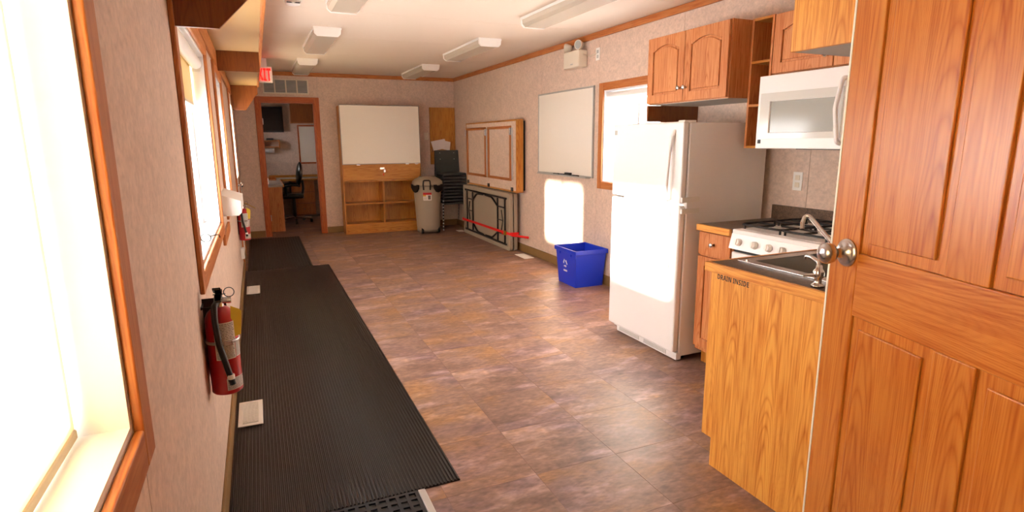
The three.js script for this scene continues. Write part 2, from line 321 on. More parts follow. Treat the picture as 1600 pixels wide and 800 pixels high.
// ---------------------------------------------------------------- near right door leaf, standing open
{
  const hinge = [1.18, -0.255], free = [1.415, -1.03], W = Math.hypot(free[0] - hinge[0], free[1] - hinge[1]), H = 2.03;
  const d = struct('door_2', 'oak raised-panel door with round metal knob, standing open', 'door');
  d.position.set(free[0], 0, free[1]);
  d.rotation.y = Math.atan2(-(hinge[1] - free[1]), hinge[0] - free[0]);      // local x runs from the latch edge to the hinge
  const T = 0.035, st = 0.105;
  // local z towards the kitchen is negative, the face seen is z = T
  const yb = [0.012, 0.24, 0.98, 1.14, 1.90, H];
  const parts = [bx(0.004, yb[0], 0, st, H, T, 0.004), bx(W - st, yb[0], 0, W, H, T, 0.004), bx(st, yb[0], 0, W - st, yb[1], T, 0.003, 'x'), bx(st, yb[2], 0, W - st, yb[3], T, 0.003, 'x'), bx(st, yb[4], 0, W - st, H, T, 0.003, 'x'), bx(W / 2 - 0.05, yb[1], 0, W / 2 + 0.05, yb[2], T, 0.003), bx(W / 2 - 0.05, yb[3], 0, W / 2 + 0.05, yb[4], T, 0.003)];
  mesh('leaf', parts, mat.oakNear, d);
  for (const [a, b] of [[yb[1], yb[2]], [yb[3], yb[4]]]) for (const [xa, xb] of [[st, W / 2 - 0.05], [W / 2 + 0.05, W - st]]) {
    const s = poly([[xa + 0.001, a + 0.001], [xb - 0.001, a + 0.001], [xb - 0.001, b - 0.001], [xa + 0.001, b - 0.001]]);
    mesh('raised_panel', extrude(s, 0.026, 0.0).translate(0, 0, 0.002), mat.oakNear, d);
    mesh('raised_panel', extrude(poly([[xa + 0.028, a + 0.028], [xb - 0.028, a + 0.028], [xb - 0.028, b - 0.028], [xa + 0.028, b - 0.028]]), 0.007, 0.003).translate(0, 0, 0.028), mat.oakNear, d);
  }
  mesh('edge_strip', bx(-0.001, yb[0], 0.001, 0.006, H, T + 0.0012, 0.001), mat.white, d);
  const ky = 1.135, kx = 0.066;
  const kn = mesh('door_knob', [lathe([[0, 0], [0.036, 0], [0.036, 0.004], [0.030, 0.009], [0.014, 0.012], [0.011, 0.03], [0.013, 0.036], [0.024, 0.043], [0.0275, 0.055], [0.025, 0.066], [0.015, 0.073], [0, 0.075]]).rotateX(Math.PI / 2)], mat.nickel, d);
  kn.position.set(kx, ky, T);
  mesh('latch_plate', bx(-0.003, ky - 0.03, T / 2 - 0.012, 0.0, ky + 0.03, T / 2 + 0.012), mat.nickel, d);
}

// ================================================================ LEFT SIDE
{ // overhead cabinet run
  const t = thing('overhead_cabinet', 'long brown overhead cabinet run with hanging end panels above the left windows', 'cabinet');
  const x1 = 0.085, yb = 2.09, top = CH - 0.002;
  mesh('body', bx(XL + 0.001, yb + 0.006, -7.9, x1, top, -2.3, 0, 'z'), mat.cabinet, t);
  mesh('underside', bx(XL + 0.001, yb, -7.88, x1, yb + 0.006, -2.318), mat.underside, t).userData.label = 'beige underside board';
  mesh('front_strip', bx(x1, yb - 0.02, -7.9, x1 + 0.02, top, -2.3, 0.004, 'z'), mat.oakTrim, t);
  mesh('wall_cleat', bx(XL + 0.001, 1.975, -7.88, XL + 0.018, 2.089, -2.32, 0.003, 'z'), mat.oakTrim, t);
  const panel = (z, pts, m) => mesh('end_panel', extrude(poly(pts), 0.018, 0.001).translate(0, 0, z), m, t);
  const a = XL + 0.001;
  panel(-2.318, [[a, 1.80], [-0.078, 1.80], [x1, 1.97], [x1, yb], [a, yb]], mat.oakDark);
  panel(-5.0, [[a + 0.018, 1.945], [x1, 1.945], [x1, yb], [a + 0.018, yb]], mat.oakDark);
  panel(-7.9, [[a, 1.80], [-0.06, 1.80], [0.05, 1.96], [x1, 1.99], [x1, yb], [a, yb]], mat.oakDark);
}
{ // ledge box on the wall
  const t = thing('wall_ledge_box', 'long white wall-mounted box with sloping top between the left windows', 'wall box', [XL, 0, -4.525]);
  mesh('body', extrude(poly([[0.001, 0.97], [0.098, 0.97], [0.116, 0.988], [0.116, 1.062], [0.001, 1.106]]), 0.575, 0.003), mat.white, t);
  const r = mesh('wall_rail', bx(XL, 0.80, -4.525, XL + 0.016, 0.868, -3.875, 0.003, 'z'), mat.oakTrim);
  tag(r, 'plain oak rail on the wall under the white ledge box', 'rail');
}
function extinguisher(name, label, pos, turn, cord) {
  const t = thing(name, label, 'fire extinguisher', pos, turn, 'fire extinguishers on the left wall');
  mesh('cylinder', lathe([[0, 0], [0.047, 0], [0.0525, 0.006], [0.0525, 0.27], [0.050, 0.285], [0.042, 0.302], [0.028, 0.316], [0.018, 0.322], [0.0, 0.323]], 32), mat.red, t);
  const lab = (y, h, a0, a1, tex) => { const m = new THREE.Mesh(new THREE.CylinderGeometry(0.0529, 0.0529, h, 14, 1, true, a0, a1 - a0), M('#ffffff', 0.5, { map: tex, side: THREE.DoubleSide })); m.position.y = y; m.name = 'label'; m.castShadow = m.receiveShadow = true; t.add(m); };
  lab(0.235, 0.075, -0.45, 0.95, labelTex); lab(0.165, 0.06, -0.45, 0.85, labelTex); lab(0.165, 0.055, 0.9, 1.5, labelTex); lab(0.04, 0.045, 0.05, 1.5, labelTex);
  mesh('valve', [cyl(0.016, 0.014, 0.04, 0, 0.338, 0), cyl(0.012, 0.012, 0.04, 0.012, 0.343, 0, 'x')], mat.nickel, t);
  mesh('gauge', cyl(0.013, 0.013, 0.012, 0.034, 0.343, 0, 'x'), mat.chrome, t);
  mesh('handle', [extrude(poly([[-0.03, 0.352], [0.022, 0.356], [0.05, 0.348], [0.05, 0.356], [0.02, 0.366], [-0.03, 0.366]]), 0.024, 0.002).rotateY(-Math.PI / 2).translate(0.012, 0, 0), extrude(poly([[-0.03, 0.366], [0.01, 0.374], [0.052, 0.394], [0.05, 0.402], [0.005, 0.385], [-0.03, 0.378]]), 0.026, 0.002).rotateY(-Math.PI / 2).translate(0.013, 0, 0)], mat.blackGloss, t);
  const ring = new THREE.TorusGeometry(0.017, 0.0016, 6, 24); ring.translate(0.036, 0.372, 0.004);
  mesh('pull_pin', [plain(ring), cyl(0.0018, 0.0018, 0.04, 0.004, 0.366, 0, 'x')], mat.darkGrey, t);
  const h = mesh('hose', tube([[-0.005, 0.34, 0.012], [-0.012, 0.335, 0.05], [-0.014, 0.29, 0.064], [-0.008, 0.2, 0.0665], [0.008, 0.12, 0.0665], [0.022, 0.045, 0.064]], 0.0105, 40, 10), mat.black, t);
  mesh('clip', cyl(0.0125, 0.0125, 0.016, 0.0185, 0.075, 0.0655), mat.white, h);
  mesh('wall_bracket', [bx(-0.075, 0.05, -0.061, 0.02, 0.34, -0.056).rotateY(0), bx(-0.06, 0.315, -0.06, -0.055, 0.325, 0.005), bx(-0.06, 0.317, -0.0, -0.012, 0.323, 0.006)].map(g => g), mat.black, t);
  const band = new THREE.TorusGeometry(0.0545, 0.003, 6, 32); band.rotateX(Math.PI / 2).scale(1, 2, 1).translate(0, 0.198, 0);
  const b = mesh('band', [plain(band)], mat.alu, t);
  mesh('buckle', [bx(0.006, 0.19, 0.05, 0.034, 0.206, 0.0605, 0.002)], mat.nickel, b);
  mesh('inspection_tag', extrude(poly([[0.0, 0.0], [0.034, 0.006], [0.044, 0.09], [0.036, 0.1], [0.006, 0.118]]), 0.0012).rotateY(0.5).translate(0.032, 0.21, 0.036), mat.yellow, t).userData.label = 'yellow inspection tag';
  if (cord) mesh('pull_cord', tube([[0.0, 0.36, 0.0], [0.03, 0.372, 0.0], [0.07, 0.345, 0.0], [0.12, 0.315, 0.0]], 0.004, 20, 6), mat.brass, t);
  return t;
}
const labelTex = canvasTexture(256, 160, (c, w, h) => {
  c.fillStyle = '#d9d4cc'; c.fillRect(0, 0, w, h); c.fillStyle = '#5a5654';
  for (let r = 0; r < 11; r++) { let x = 12; while (x < w - 30) { const l = 8 + rnd() * 34; c.fillRect(x, 12 + r * 13, l, 5); x += l + 6; } }
});
extinguisher('fire_extinguisher', 'red fire extinguisher with yellow tag hanging below the wide window', [-0.166, 0.52, -2.25], 0.0, false);
extinguisher('fire_extinguisher', 'red fire extinguisher with dangling cord beyond the wall ledge box', [-0.166, 0.45, -6.35], 0.0, true);
{ // outlet box low on the left wall
  const t = thing('outlet_box', 'white outlet box low on the left wall beneath the far extinguisher', 'outlet', [XL, 0.24, -6.45]);
  mesh('box', bx(0.001, 0, -0.06, 0.035, 0.11, 0.02, 0.005), mat.white, t); mesh('socket', bx(0.0345, 0.03, -0.035, 0.0365, 0.08, -0.005), mat.greyPlastic, t);
}
{ // glasses on the sill
  const t = thing('eyeglasses', 'dark-rimmed glasses lying on the sill of the wide window', 'glasses', [-0.275, 0.9625, -3.0], -0.3);
  const lens = x => plain(new THREE.TorusGeometry(0.023, 0.003, 8, 28).scale(1, 0.8, 1).translate(x, 0.0215, 0));
  mesh('frame', [lens(-0.032), lens(0.032), bar([-0.01, 0.027, 0], [0.01, 0.027, 0], 0.003)], mat.blackGloss, t);
  for (const s of [-1, 1]) mesh('temple', tube([[s * 0.056, 0.03, 0], [s * 0.058, 0.028, -0.05], [s * 0.05, 0.018, -0.11], [s * 0.045, 0.003, -0.13]], 0.0028, 16, 6), mat.blackGloss, t);
}
// ---------------------------------------------------------------- mats
function ribbedMat(name, label, x0, x1, z0, z1, pitch, h, m) {
  const pts = [[x0, 0]], n = Math.round((x1 - x0) / pitch), p = (x1 - x0) / n;
  for (let i = 0; i < n; i++) { const a = x0 + i * p; pts.push([a + 0.001, h * 0.45], [a + p * 0.2, h * 0.45], [a + p * 0.33, h * 0.92], [a + p * 0.5, h], [a + p * 0.67, h * 0.92], [a + p * 0.8, h * 0.45]); }
  pts.push([x1, h * 0.45], [x1, 0]);
  const g = new THREE.ExtrudeGeometry(poly(pts), { depth: z1 - z0, bevelEnabled: false }); g.translate(0, 0, z0);
  return tag(mesh(name, uvBox(g), m), label, 'mat');
}
ribbedMat('runner_mat', 'long black ribbed rubber runner along the left wall', XL + 0.014, 0.683, -6.93, -2.125, 0.0155, 0.011, mat.rubber);
{
  const m = ribbedMat('runner_mat', 'narrower dark mat before the office doorway', -0.19, 0.505, -9.27, -6.94, 0.034, 0.009, mat.rubberFar);
  const t = thing('grid_mat', 'dark perforated grid mat with light metal edge under the runner end', 'mat');
  const bars = []; for (let i = 0; i <= 17; i++) { const x = -0.2 + i * 0.04; bars.push(bx(x, 0.001, -2.118, x + 0.014, 0.009, -1.5)); } for (let j = 0; j <= 15; j++) { const z = -2.118 + j * 0.04; bars.push(bx(-0.2, 0.001, z, 0.494, 0.008, z + 0.014)); }
  mesh('grid', bars, mat.grid, t); mesh('backing', bx(-0.2, 0.0003, -2.118, 0.494, 0.002, -1.49), mat.black, t);
  mesh('edge_strip', bx(0.496, 0.0003, -2.118, 0.526, 0.010, -1.49, 0.003), mat.alu, t);
}
function register(label, x, z, w, d, y, m = mat.white) {
  const t = thing('floor_register', label, 'vent', [x, y, z], 0, 'white floor registers');
  mesh('frame', [bx(-w / 2, 0, -d / 2, w / 2, 0.006, -d / 2 + 0.022, 0.002), bx(-w / 2, 0, d / 2 - 0.022, w / 2, 0.006, d / 2, 0.002), bx(-w / 2, 0, -d / 2 + 0.02, -w / 2 + 0.022, 0.006, d / 2 - 0.02, 0.002), bx(w / 2 - 0.022, 0, -d / 2 + 0.02, w / 2, 0.006, d / 2 - 0.02, 0.002)], m, t);
  const n = Math.floor((d - 0.05) / 0.016); for (let i = 0; i < n; i++) mesh('louver', bx(-w / 2 + 0.02, 0.001, -d / 2 + 0.026 + i * 0.016, w / 2 - 0.02, 0.0045, -d / 2 + 0.036 + i * 0.016), m, t);
  mesh('backing', bx(-w / 2 + 0.02, 0, -d / 2 + 0.02, w / 2 - 0.02, 0.001, d / 2 - 0.02), mat.greyPlastic, t);
}
register('white floor register set in the black runner below the near extinguisher', -0.138, -3.145, 0.118, 0.30, 0.011);
register('white floor register set in the black runner near its far end', -0.13, -5.97, 0.118, 0.32, 0.011);
register('white floor register at the right wall beside the folded tables', 2.97, -6.40, 0.13, 0.30, 0.0002);
register('white floor register in the corner by the chair stack', 2.915, -8.72, 0.10, 0.16, 0.0002);

// ================================================================ CEILING
for (const [cx, row, group] of [[0.687, 'left', 'a'], [2.26, 'right', 'b']]) [[-4.68, -3.45], [-6.9, -5.68], [-9.05, -7.85]].forEach(([z0, z1], i) => {
  const where = [['near the kitchen end', 'midway along the room', 'by the end wall'][i]][0];
  const t = thing('ceiling_light', `unlit ${row === 'left' ? 'fluorescent ceiling fixture in the row over the mats' : 'fluorescent ceiling fixture in the row over the open floor'}, ${where}`, 'ceiling light', [cx, CH, (z0 + z1) / 2], 0, 'fluorescent ceiling fixtures');
  const L = z1 - z0;
  mesh('housing', bx(-0.125, -0.022, -L / 2, 0.125, -0.0005, L / 2, 0.004), mat.white, t);
  const s = poly([[-0.118, -0.022], [0.118, -0.022], [0.114, -0.055], [0.09, -0.078], [-0.09, -0.078], [-0.114, -0.055]]);
  mesh('diffuser', extrude(s, L - 0.05).translate(0, 0, -L / 2 + 0.025), mat.lens, t);
  for (const e of [-1, 1]) mesh('end_cap', extrude(poly([[-0.121, -0.02], [0.121, -0.02], [0.117, -0.058], [0.092, -0.082], [-0.092, -0.082], [-0.117, -0.058]]), 0.026, 0.003).translate(0, 0, e > 0 ? L / 2 - 0.026 : -L / 2), mat.white, t);
});
{
  const t = thing('smoke_detector', 'white round smoke detector on the ceiling by the overhead cabinet', 'detector', [0.34, CH, -4.72]);
  mesh('base', cyl(0.062, 0.066, 0.014, 0, -0.0075, 0, 'y', 28), mat.white, t); mesh('cover', lathe([[0, -0.042], [0.03, -0.042], [0.05, -0.036], [0.056, -0.014], [0, -0.014]]), mat.white, t);
  mesh('vent_slot', bx(-0.045, -0.035, 0.045, 0.045, -0.028, 0.05), mat.darkGrey, t);
}
{ // exit sign
  const t = thing('exit_sign', 'lit red exit sign hanging from the ceiling past the overhead cabinet', 'exit sign', [0.158, 2.145, -8.05]);
  mesh('housing', bx(-0.116, 0, -0.025, 0.116, 0.19, 0.025, 0.006), mat.white, t);
  mesh('canopy', bx(-0.06, 0.189, -0.02, 0.06, CH - 2.1455, 0.02, 0.003), mat.white, t);
  const g = text('EXIT', 0.15, 0.003), b = g.boundingBox || (g.computeBoundingBox(), g.boundingBox);
  g.scale(0.2 / (b.max.x - b.min.x), 1, 1); g.computeBoundingBox(); g.translate(-0.1 - g.boundingBox.min.x, 0.02, 0.0252);
  mesh('letters', g, mat.exitRed, t).userData.label = 'glowing red letters';
  const l = new THREE.RectAreaLight(0xff2010, 0.6, 0.2, 0.15); l.position.set(0, 0.095, 0.035); l.rotation.y = Math.PI; t.add(l);
}
// ================================================================ END WALL
{
  const t = thing('transfer_grille', 'white transfer grille with four grey cells above the doorway', 'vent', [0.175, 2.115, ZB]);
  const W = 0.635, H = 0.215, bw = 0.018, cw = (W - 5 * bw) / 4;
  mesh('frame', [bx(0, 0, 0.0005, W, bw, 0.014, 0.002), bx(0, H - bw, 0.0005, W, H, 0.014, 0.002), ...[0, 1, 2, 3, 4].map(i => bx(i * (cw + bw), bw, 0.0005, i * (cw + bw) + bw, H - bw, 0.014, 0.002))], mat.cream, t);
  for (let i = 0; i < 4; i++) { const x = bw + i * (cw + bw); mesh('mesh_panel', Array.from({ length: 9 }, (_, k) => bx(x, bw + 0.002 + k * 0.0197, 0.001, x + cw, bw + 0.012 + k * 0.0197, 0.007)), mat.greyPlastic, t); mesh('cell_back', bx(x, bw, 0.0003, x + cw, H - bw, 0.001), mat.darkGrey, t); }
}
{ // bookcase with whiteboard door
  const X0 = 1.19, W = 1.215, t = thing('bookcase', 'oak bookcase with whiteboard upper door and four open cubbies', 'bookcase', [X0, 0, ZB + 0.013]);
  const D = 0.30, p = 0.018, m = mat.oakShelf, top = 1.95;
  mesh('side_panel', bx(0, 0, 0, p, top, D, 0.002), m, t); mesh('side_panel', bx(W - p, 0, 0, W, top, D, 0.002), m, t);
  mesh('back_panel', bx(p, 0.14, 0, W - p, top, 0.008), m, t); mesh('top_panel', bx(p, top - p, 0.008, W - p, top, D, 0.002, 'x'), m, t);
  mesh('base_plinth', bx(p, 0, D - 0.03, W - p, 0.135, D - 0.004, 0.002, 'x'), m, t);
  for (const y of [0.135, 0.455, 0.805]) mesh('shelf', bx(p, y, 0.008, W - p, y + 0.022, D - 0.001, 0.002, 'x'), m, t);
  for (const [a, b] of [[0.157, 0.455], [0.477, 0.805]]) mesh('divider', bx(W / 2 - 0.011, a, 0.008, W / 2 + 0.011, b, D - 0.002, 0.002), m, t);
  mesh('band_panel', bx(p, 0.83, D - 0.022, W - p, 1.07, D - 0.002, 0.002, 'x'), m, t);
  const d = mesh('whiteboard_door', bx(0.004, 1.078, D, W - 0.002, top + 0.008, D + 0.018, 0.002), mat.board, t); d.userData.label = 'cream whiteboard surface';
  mesh('edge_frame', [bx(0.002, 1.074, D, W, 1.084, D + 0.021, 0.002), bx(0.002, top + 0.002, D, W, top + 0.012, D + 0.021, 0.002), bx(0.0, 1.074, D, 0.01, top + 0.012, D + 0.021, 0.002), bx(W - 0.01, 1.074, D, W, top + 0.012, D + 0.021, 0.002)], mat.boardGrey, d);
  for (const x of [0.24, 1.0, 1.15]) mesh('hinge', bx(x - 0.025, 1.062, D - 0.002, x + 0.025, 1.076, D + 0.006), mat.nickel, t);
  const h = mesh('hasp', [bx(W / 2 - 0.04, 0.992, D - 0.002, W / 2 + 0.03, 1.022, D + 0.006, 0.002)], mat.chrome, t);
  mesh('padlock', [bx(W / 2 + 0.012, 0.945, D + 0.002, W / 2 + 0.044, 0.985, D + 0.018, 0.003), tube([[W / 2 + 0.018, 0.983, D + 0.01], [W / 2 + 0.018, 1.0, D + 0.01], [W / 2 + 0.028, 1.009, D + 0.01], [W / 2 + 0.038, 1.0, D + 0.01], [W / 2 + 0.038, 0.983, D + 0.01]], 0.003, 18, 6)], mat.nickel, h);
  mesh('key_tag', bx(W / 2 + 0.004, 0.90, D + 0.0, W / 2 + 0.018, 0.93, D + 0.003), mat.strap, h);
}
{
  const t = thing('wall_cover_panel', 'plain oak panel mounted on the end wall above the chair stack', 'panel', [2.66, 1.04, ZB]);
  mesh('board', bx(0, 0, 0.0005, 0.432, 0.92, 0.03, 0.003), mat.oakShelf, t); mesh('pull', bx(0.02, 0.20, 0.0295, 0.028, 0.25, 0.036, 0.002), mat.nickel, t);
  const s = thing('light_switch', 'beige light switch on the end wall between bookcase and oak panel', 'switch', [2.565, 1.44, ZB]);
  mesh('plate', bx(0, 0, 0.0005, 0.07, 0.115, 0.007, 0.003), mat.cream, s); mesh('toggle', bx(0.03, 0.05, 0.0065, 0.04, 0.07, 0.014, 0.002), mat.white, s);
}
{ // trash can
  const t = thing('trash_can', 'taupe wheeled trash can with domed lid and black latch handles', 'trash can', [2.42, 0, -8.82]);
  mesh('body', lathe([[0, 0.05], [0.17, 0.05], [0.18, 0.06], [0.215, 0.70], [0.225, 0.72], [0.225, 0.745], [0.205, 0.745], [0.20, 0.72], [0.165, 0.075], [0, 0.075]], 36), mat.taupe, t);
  mesh('lid', lathe([[0.0, 0.885], [0.06, 0.884], [0.13, 0.872], [0.19, 0.845], [0.235, 0.805], [0.24, 0.755], [0.232, 0.746], [0.0, 0.746]], 36), mat.taupe, t);
  mesh('lid_ridge', [bx(-0.13, 0.868, -0.03, 0.13, 0.886, 0.03, 0.008)], mat.taupeDark, t);
  for (const a of [-1.2, 0.55, 2.2, 3.9]) { const h = mesh('latch_flap', extrude(poly([[-0.1, 0.0], [0.1, 0.0], [0.095, -0.06], [0.05, -0.11], [0, -0.125], [-0.05, -0.11], [-0.095, -0.06]]), 0.014, 0.003), mat.black, t); h.position.set(Math.sin(a) * 0.222, 0.765, Math.cos(a) * 0.222); h.rotation.y = a; }
  mesh('front_handle', tube([[-0.05, 0.69, 0.225], [-0.055, 0.76, 0.25], [-0.045, 0.83, 0.245], [0.045, 0.83, 0.245], [0.055, 0.76, 0.25], [0.05, 0.69, 0.225]], 0.011, 40, 8), mat.black, t).rotation.y = -0.3;
  for (const s of [-1, 1]) { mesh('wheel', [cyl(0.045, 0.045, 0.03, s * 0.13, 0.045, 0.1, 'x', 20)], mat.black, t); mesh('wheel', [cyl(0.045, 0.045, 0.03, s * 0.13, 0.045, -0.1, 'x', 20)], mat.black, t); }
  mesh('undercarriage', bx(-0.16, 0.02, -0.12, 0.16, 0.058, 0.12, 0.01), mat.taupeDark, t);
  const tex = canvasTexture(128, 128, (c, w, h) => { c.fillStyle = '#e8dfd6'; c.fillRect(0, 0, w, h); c.fillStyle = '#c01424'; c.fillRect(0, 0, w, 36); c.fillStyle = '#d8a028'; c.fillRect(0, 36, 44, 24); c.fillStyle = '#6b5a54'; c.fillRect(74, 46, 40, 66); c.fillStyle = '#b0a69c'; for (let k = 0; k < 4; k++) c.fillRect(8, 70 + k * 13, 50, 5); });
  const l = new THREE.Mesh(new THREE.CylinderGeometry(0.2138, 0.2072, 0.12, 10, 1, true, -0.6, 0.62), M('#ffffff', 0.5, { map: tex, side: THREE.DoubleSide })); l.position.y = 0.585; l.name = 'label'; l.castShadow = l.receiveShadow = true; t.add(l);
}
{ // stack of chairs
  const base = thing('stacking_chair', 'dark grey stacking chair nested in the stack in the far corner', 'chair', [2.9, 0, -9.11], 0, 'stacked chairs in the far corner');
  mesh('seat', [bx(-0.195, 0.425, -0.2, 0.195, 0.447, 0.17, 0.01), bx(-0.195, 0.41, 0.15, 0.195, 0.444, 0.185, 0.012)], mat.chairGrey, base);
  const back = bx(-0.19, 0, -0.008, 0.19, 0.19, 0.008, 0.007); back.rotateX(-0.12); back.translate(0, 0.615, -0.215);
  const b = mesh('backrest', back, mat.chairGrey, base);
  const bolts = []; for (const s of [-1, 1]) for (const y of [0.66, 0.76]) bolts.push(mesh('bolt', cyl(0.007, 0.007, 0.006, s * 0.12, y, -0.206 - (y - 0.615) * 0.12 + 0.004, 'z', 10), mat.alu, b));
  for (const s of [-1, 1]) {
    mesh('leg', tube([[s * 0.19, 0.43, 0.165], [s * 0.20, 0.25, 0.185], [s * 0.21, 0.012, 0.20]], 0.010, 8, 8), mat.darkGrey, base); mesh('leg', tube([[s * 0.20, 0.80, -0.236], [s * 0.20, 0.43, -0.19], [s * 0.205, 0.012, -0.25]], 0.010, 10, 8), mat.darkGrey, base);
    mesh('glide', cyl(0.013, 0.013, 0.02, s * 0.21, 0.0105, 0.20, 'y', 10), mat.white, base); mesh('glide', cyl(0.013, 0.013, 0.02, s * 0.205, 0.0105, -0.25, 'y', 10), mat.white, base);
  }
  for (let k = 9; k > 0; k--) { const c = base.clone(); if (k === 9) for (const q of bolts) b.remove(q); c.name = numbered('stacking_chair'); c.position.y = k * 0.052; c.position.z += k * 0.004; if (k === 9) c.userData = { ...base.userData, label: 'topmost dark grey stacking chair carrying the papers in the far corner' }; else c.userData = { ...base.userData }; scene.add(c); }
  const p = thing('paper_stack', 'tilted white papers resting on top of the chair stack', 'papers', [2.80, 1.285, -9.315], 0);
  const g1 = bx(-0.12, 0, 0, 0.12, 0.16, 0.003); g1.rotateX(-0.32); g1.rotateZ(0.18); const g2 = bx(-0.04, 0.0, 0, 0.15, 0.15, 0.002); g2.rotateX(-0.3); g2.rotateZ(-0.22); g2.translate(0.01, 0.01, 0.006);
  mesh('sheet', g1, mat.paper, p); mesh('sheet', g2, mat.paper, p);
}
// ================================================================ RIGHT WALL
function foldingTable(label, x) {
  const t = thing('folding_table', label, 'folding table', [x, 0.0, -6.77], faceLeft, 'folded tables against the right wall'); t.rotation.y = Math.PI / 2 * 1; t.rotation.y = faceLeft; t.position.z = -8.60;
  // local x: along the wall, local z: towards the room
  const L = 1.83, H = 0.755, s = new THREE.Shape(), r = 0.05;
  const rr = (sh, a, b, c, d, q) => { sh.moveTo(a + q, b); sh.lineTo(c - q, b); sh.quadraticCurveTo(c, b, c, b + q); sh.lineTo(c, d - q); sh.quadraticCurveTo(c, d, c - q, d); sh.lineTo(a + q, d); sh.quadraticCurveTo(a, d, a, d - q); sh.lineTo(a, b + q); sh.quadraticCurveTo(a, b, a + q, b); return sh; };
  mesh('tabletop', extrude(rr(s, 0, 0, L, H, r), 0.026, 0.006, 'x').translate(0, 0, -0.045), mat.taupe, t);
  const rim = rr(new THREE.Shape(), 0, 0, L, H, r); rim.holes.push(rr(new THREE.Path(), 0.055, 0.055, L - 0.055, H - 0.055, 0.03));
  mesh('rim', extrude(rim, 0.024, 0.006, 'x').translate(0, 0, -0.02), mat.taupe, t);
  const B = (a, b, q = 0.011) => bar([a[0], a[1], a[2] ?? 0], [b[0], b[1], b[2] ?? 0], q);
  mesh('side_rail', B([0.10, H - 0.075], [L - 0.12, H - 0.075], 0.012), mat.black, t); mesh('side_rail', B([0.10, 0.075], [L - 0.12, 0.075], 0.012), mat.black, t);
  for (const f of [0, 1]) {
    const X = v => f ? L - v : v;
    mesh('leg_frame', [B([X(0.17), 0.07], [X(0.17), H - 0.07]), B([X(0.42), 0.09], [X(0.42), H - 0.09]), B([X(0.17), 0.2], [X(0.42), 0.2], 0.009), B([X(0.17), H - 0.2], [X(0.42), H - 0.2], 0.009), B([X(0.29), 0.24], [X(0.24), H / 2], 0.007), B([X(0.24), H / 2], [X(0.29), H - 0.24], 0.007), B([X(0.24), H / 2], [X(0.42), H / 2], 0.007)], mat.black, t);
    mesh('brace', [tube([[X(0.42), H - 0.2, 0.002], [X(0.62), H - 0.1, 0.004], [X(0.86), H - 0.09, 0.004]], 0.012, 14, 8), tube([[X(0.42), 0.2, 0.002], [X(0.62), 0.1, 0.004], [X(0.86), 0.09, 0.004]], 0.012, 14, 8)], mat.black, t);
  }
  return t;
}
foldingTable('taupe plastic folding table with black legs, folded, outermost against the right wall', 2.937);
{
  const b = foldingTable('taupe plastic folding table, folded, between the wall and the outer folded table', 3.0);
  const t = thing('ratchet_strap', 'red ratchet strap stretched round the folded tables', 'strap', [2.937, 0, -8.60], faceLeft);
  const rib = (a, b2, q) => { const g = new THREE.BoxGeometry(Math.hypot(b2[0] - a[0], b2[1] - a[1]), 0.034, 0.003); g.rotateZ(Math.atan2(b2[1] - a[1], b2[0] - a[0])); g.translate((a[0] + b2[0]) / 2, (a[1] + b2[1]) / 2, q); return plain(g); };
  mesh('webbing', [rib([-0.02, 0.215], [1.85, 0.235], 0.018), bx(1.85, 0.218, -0.12, 1.853, 0.252, 0.018), bx(-0.023, 0.2, -0.12, -0.02, 0.232, 0.018), rib([1.62, 0.2], [1.62, 0.245], 0.022).scale(1, 1, 1)], mat.strap, t);
  mesh('tail', [tube([[1.84, 0.235, 0.02], [1.98, 0.235, 0.03], [2.1, 0.238, -0.02], [2.2, 0.234, -0.09]], 0.014, 20, 6)], mat.strap, t);
  mesh('buckle', bx(1.70, 0.205, 0.016, 1.76, 0.262, 0.04, 0.006), mat.brass, t);
}
{ // fold-down unit on the wall
  const L = 1.88, t = thing('fold_down_table', 'wall-mounted fold-down table with two oak leg frames above the folded tables', 'wall table', [XR, 0.775, -8.5], faceLeft);
  const H = 0.905, f0 = 0.04, f1 = 0.135;
  mesh('back_frame', [bx(0.03, 0.02, 0.001, L - 0.03, H - 0.02, f0)], mat.black, t);
  mesh('case', [bx(0, 0, f0, L, 0.02, f1, 0.002, 'x'), bx(0, H - 0.02, f0, L, H, f1, 0.002, 'x'), bx(0, 0.02, f0, 0.02, H - 0.02, f1, 0.002), bx(L - 0.02, 0.02, f0, L, H - 0.02, f1, 0.002)], mat.oakShelf, t);
  mesh('tabletop', bx(0.021, 0.021, f0 + 0.01, L - 0.021, H - 0.021, f1 - 0.003), mat.wall, t).userData.label = 'beige board face';
  for (const [a, b] of [[0.06, 0.84], [0.93, 1.72]]) {
    const y0 = 0.14, y1 = H - 0.075, w = 0.034, z0 = f1 - 0.003, z1 = f1 + 0.016;
    mesh('leg_frame', [bx(a, y0, z0, b, y0 + w, z1, 0.003, 'x'), bx(a, y1 - w, z0, b, y1, z1, 0.003, 'x'), bx(a, y0 + w, z0, a + w, y1 - w, z1, 0.003), bx(b - w, y0 + w, z0, b, y1 - w, z1, 0.003)], mat.oakTrim, t);
  }
  for (const x of [0.865, 1.745]) mesh('rail', bx(x, 0.16, f1 - 0.003, x + 0.028, H - 0.1, f1 + 0.012, 0.002), mat.alu, t);
  for (const x of [0.02, 0.83, 1.70]) mesh('latch', bx(x, H - 0.19, f1 - 0.003, x + 0.024, H - 0.1, f1 + 0.022, 0.003), mat.nickel, t);
  for (const x of [0.05, 0.90, 1.72]) mesh('corner_clip', bx(x, 0.01, f1 - 0.003, x + 0.055, 0.06, f1 + 0.012, 0.003), mat.darkGrey, t);
}
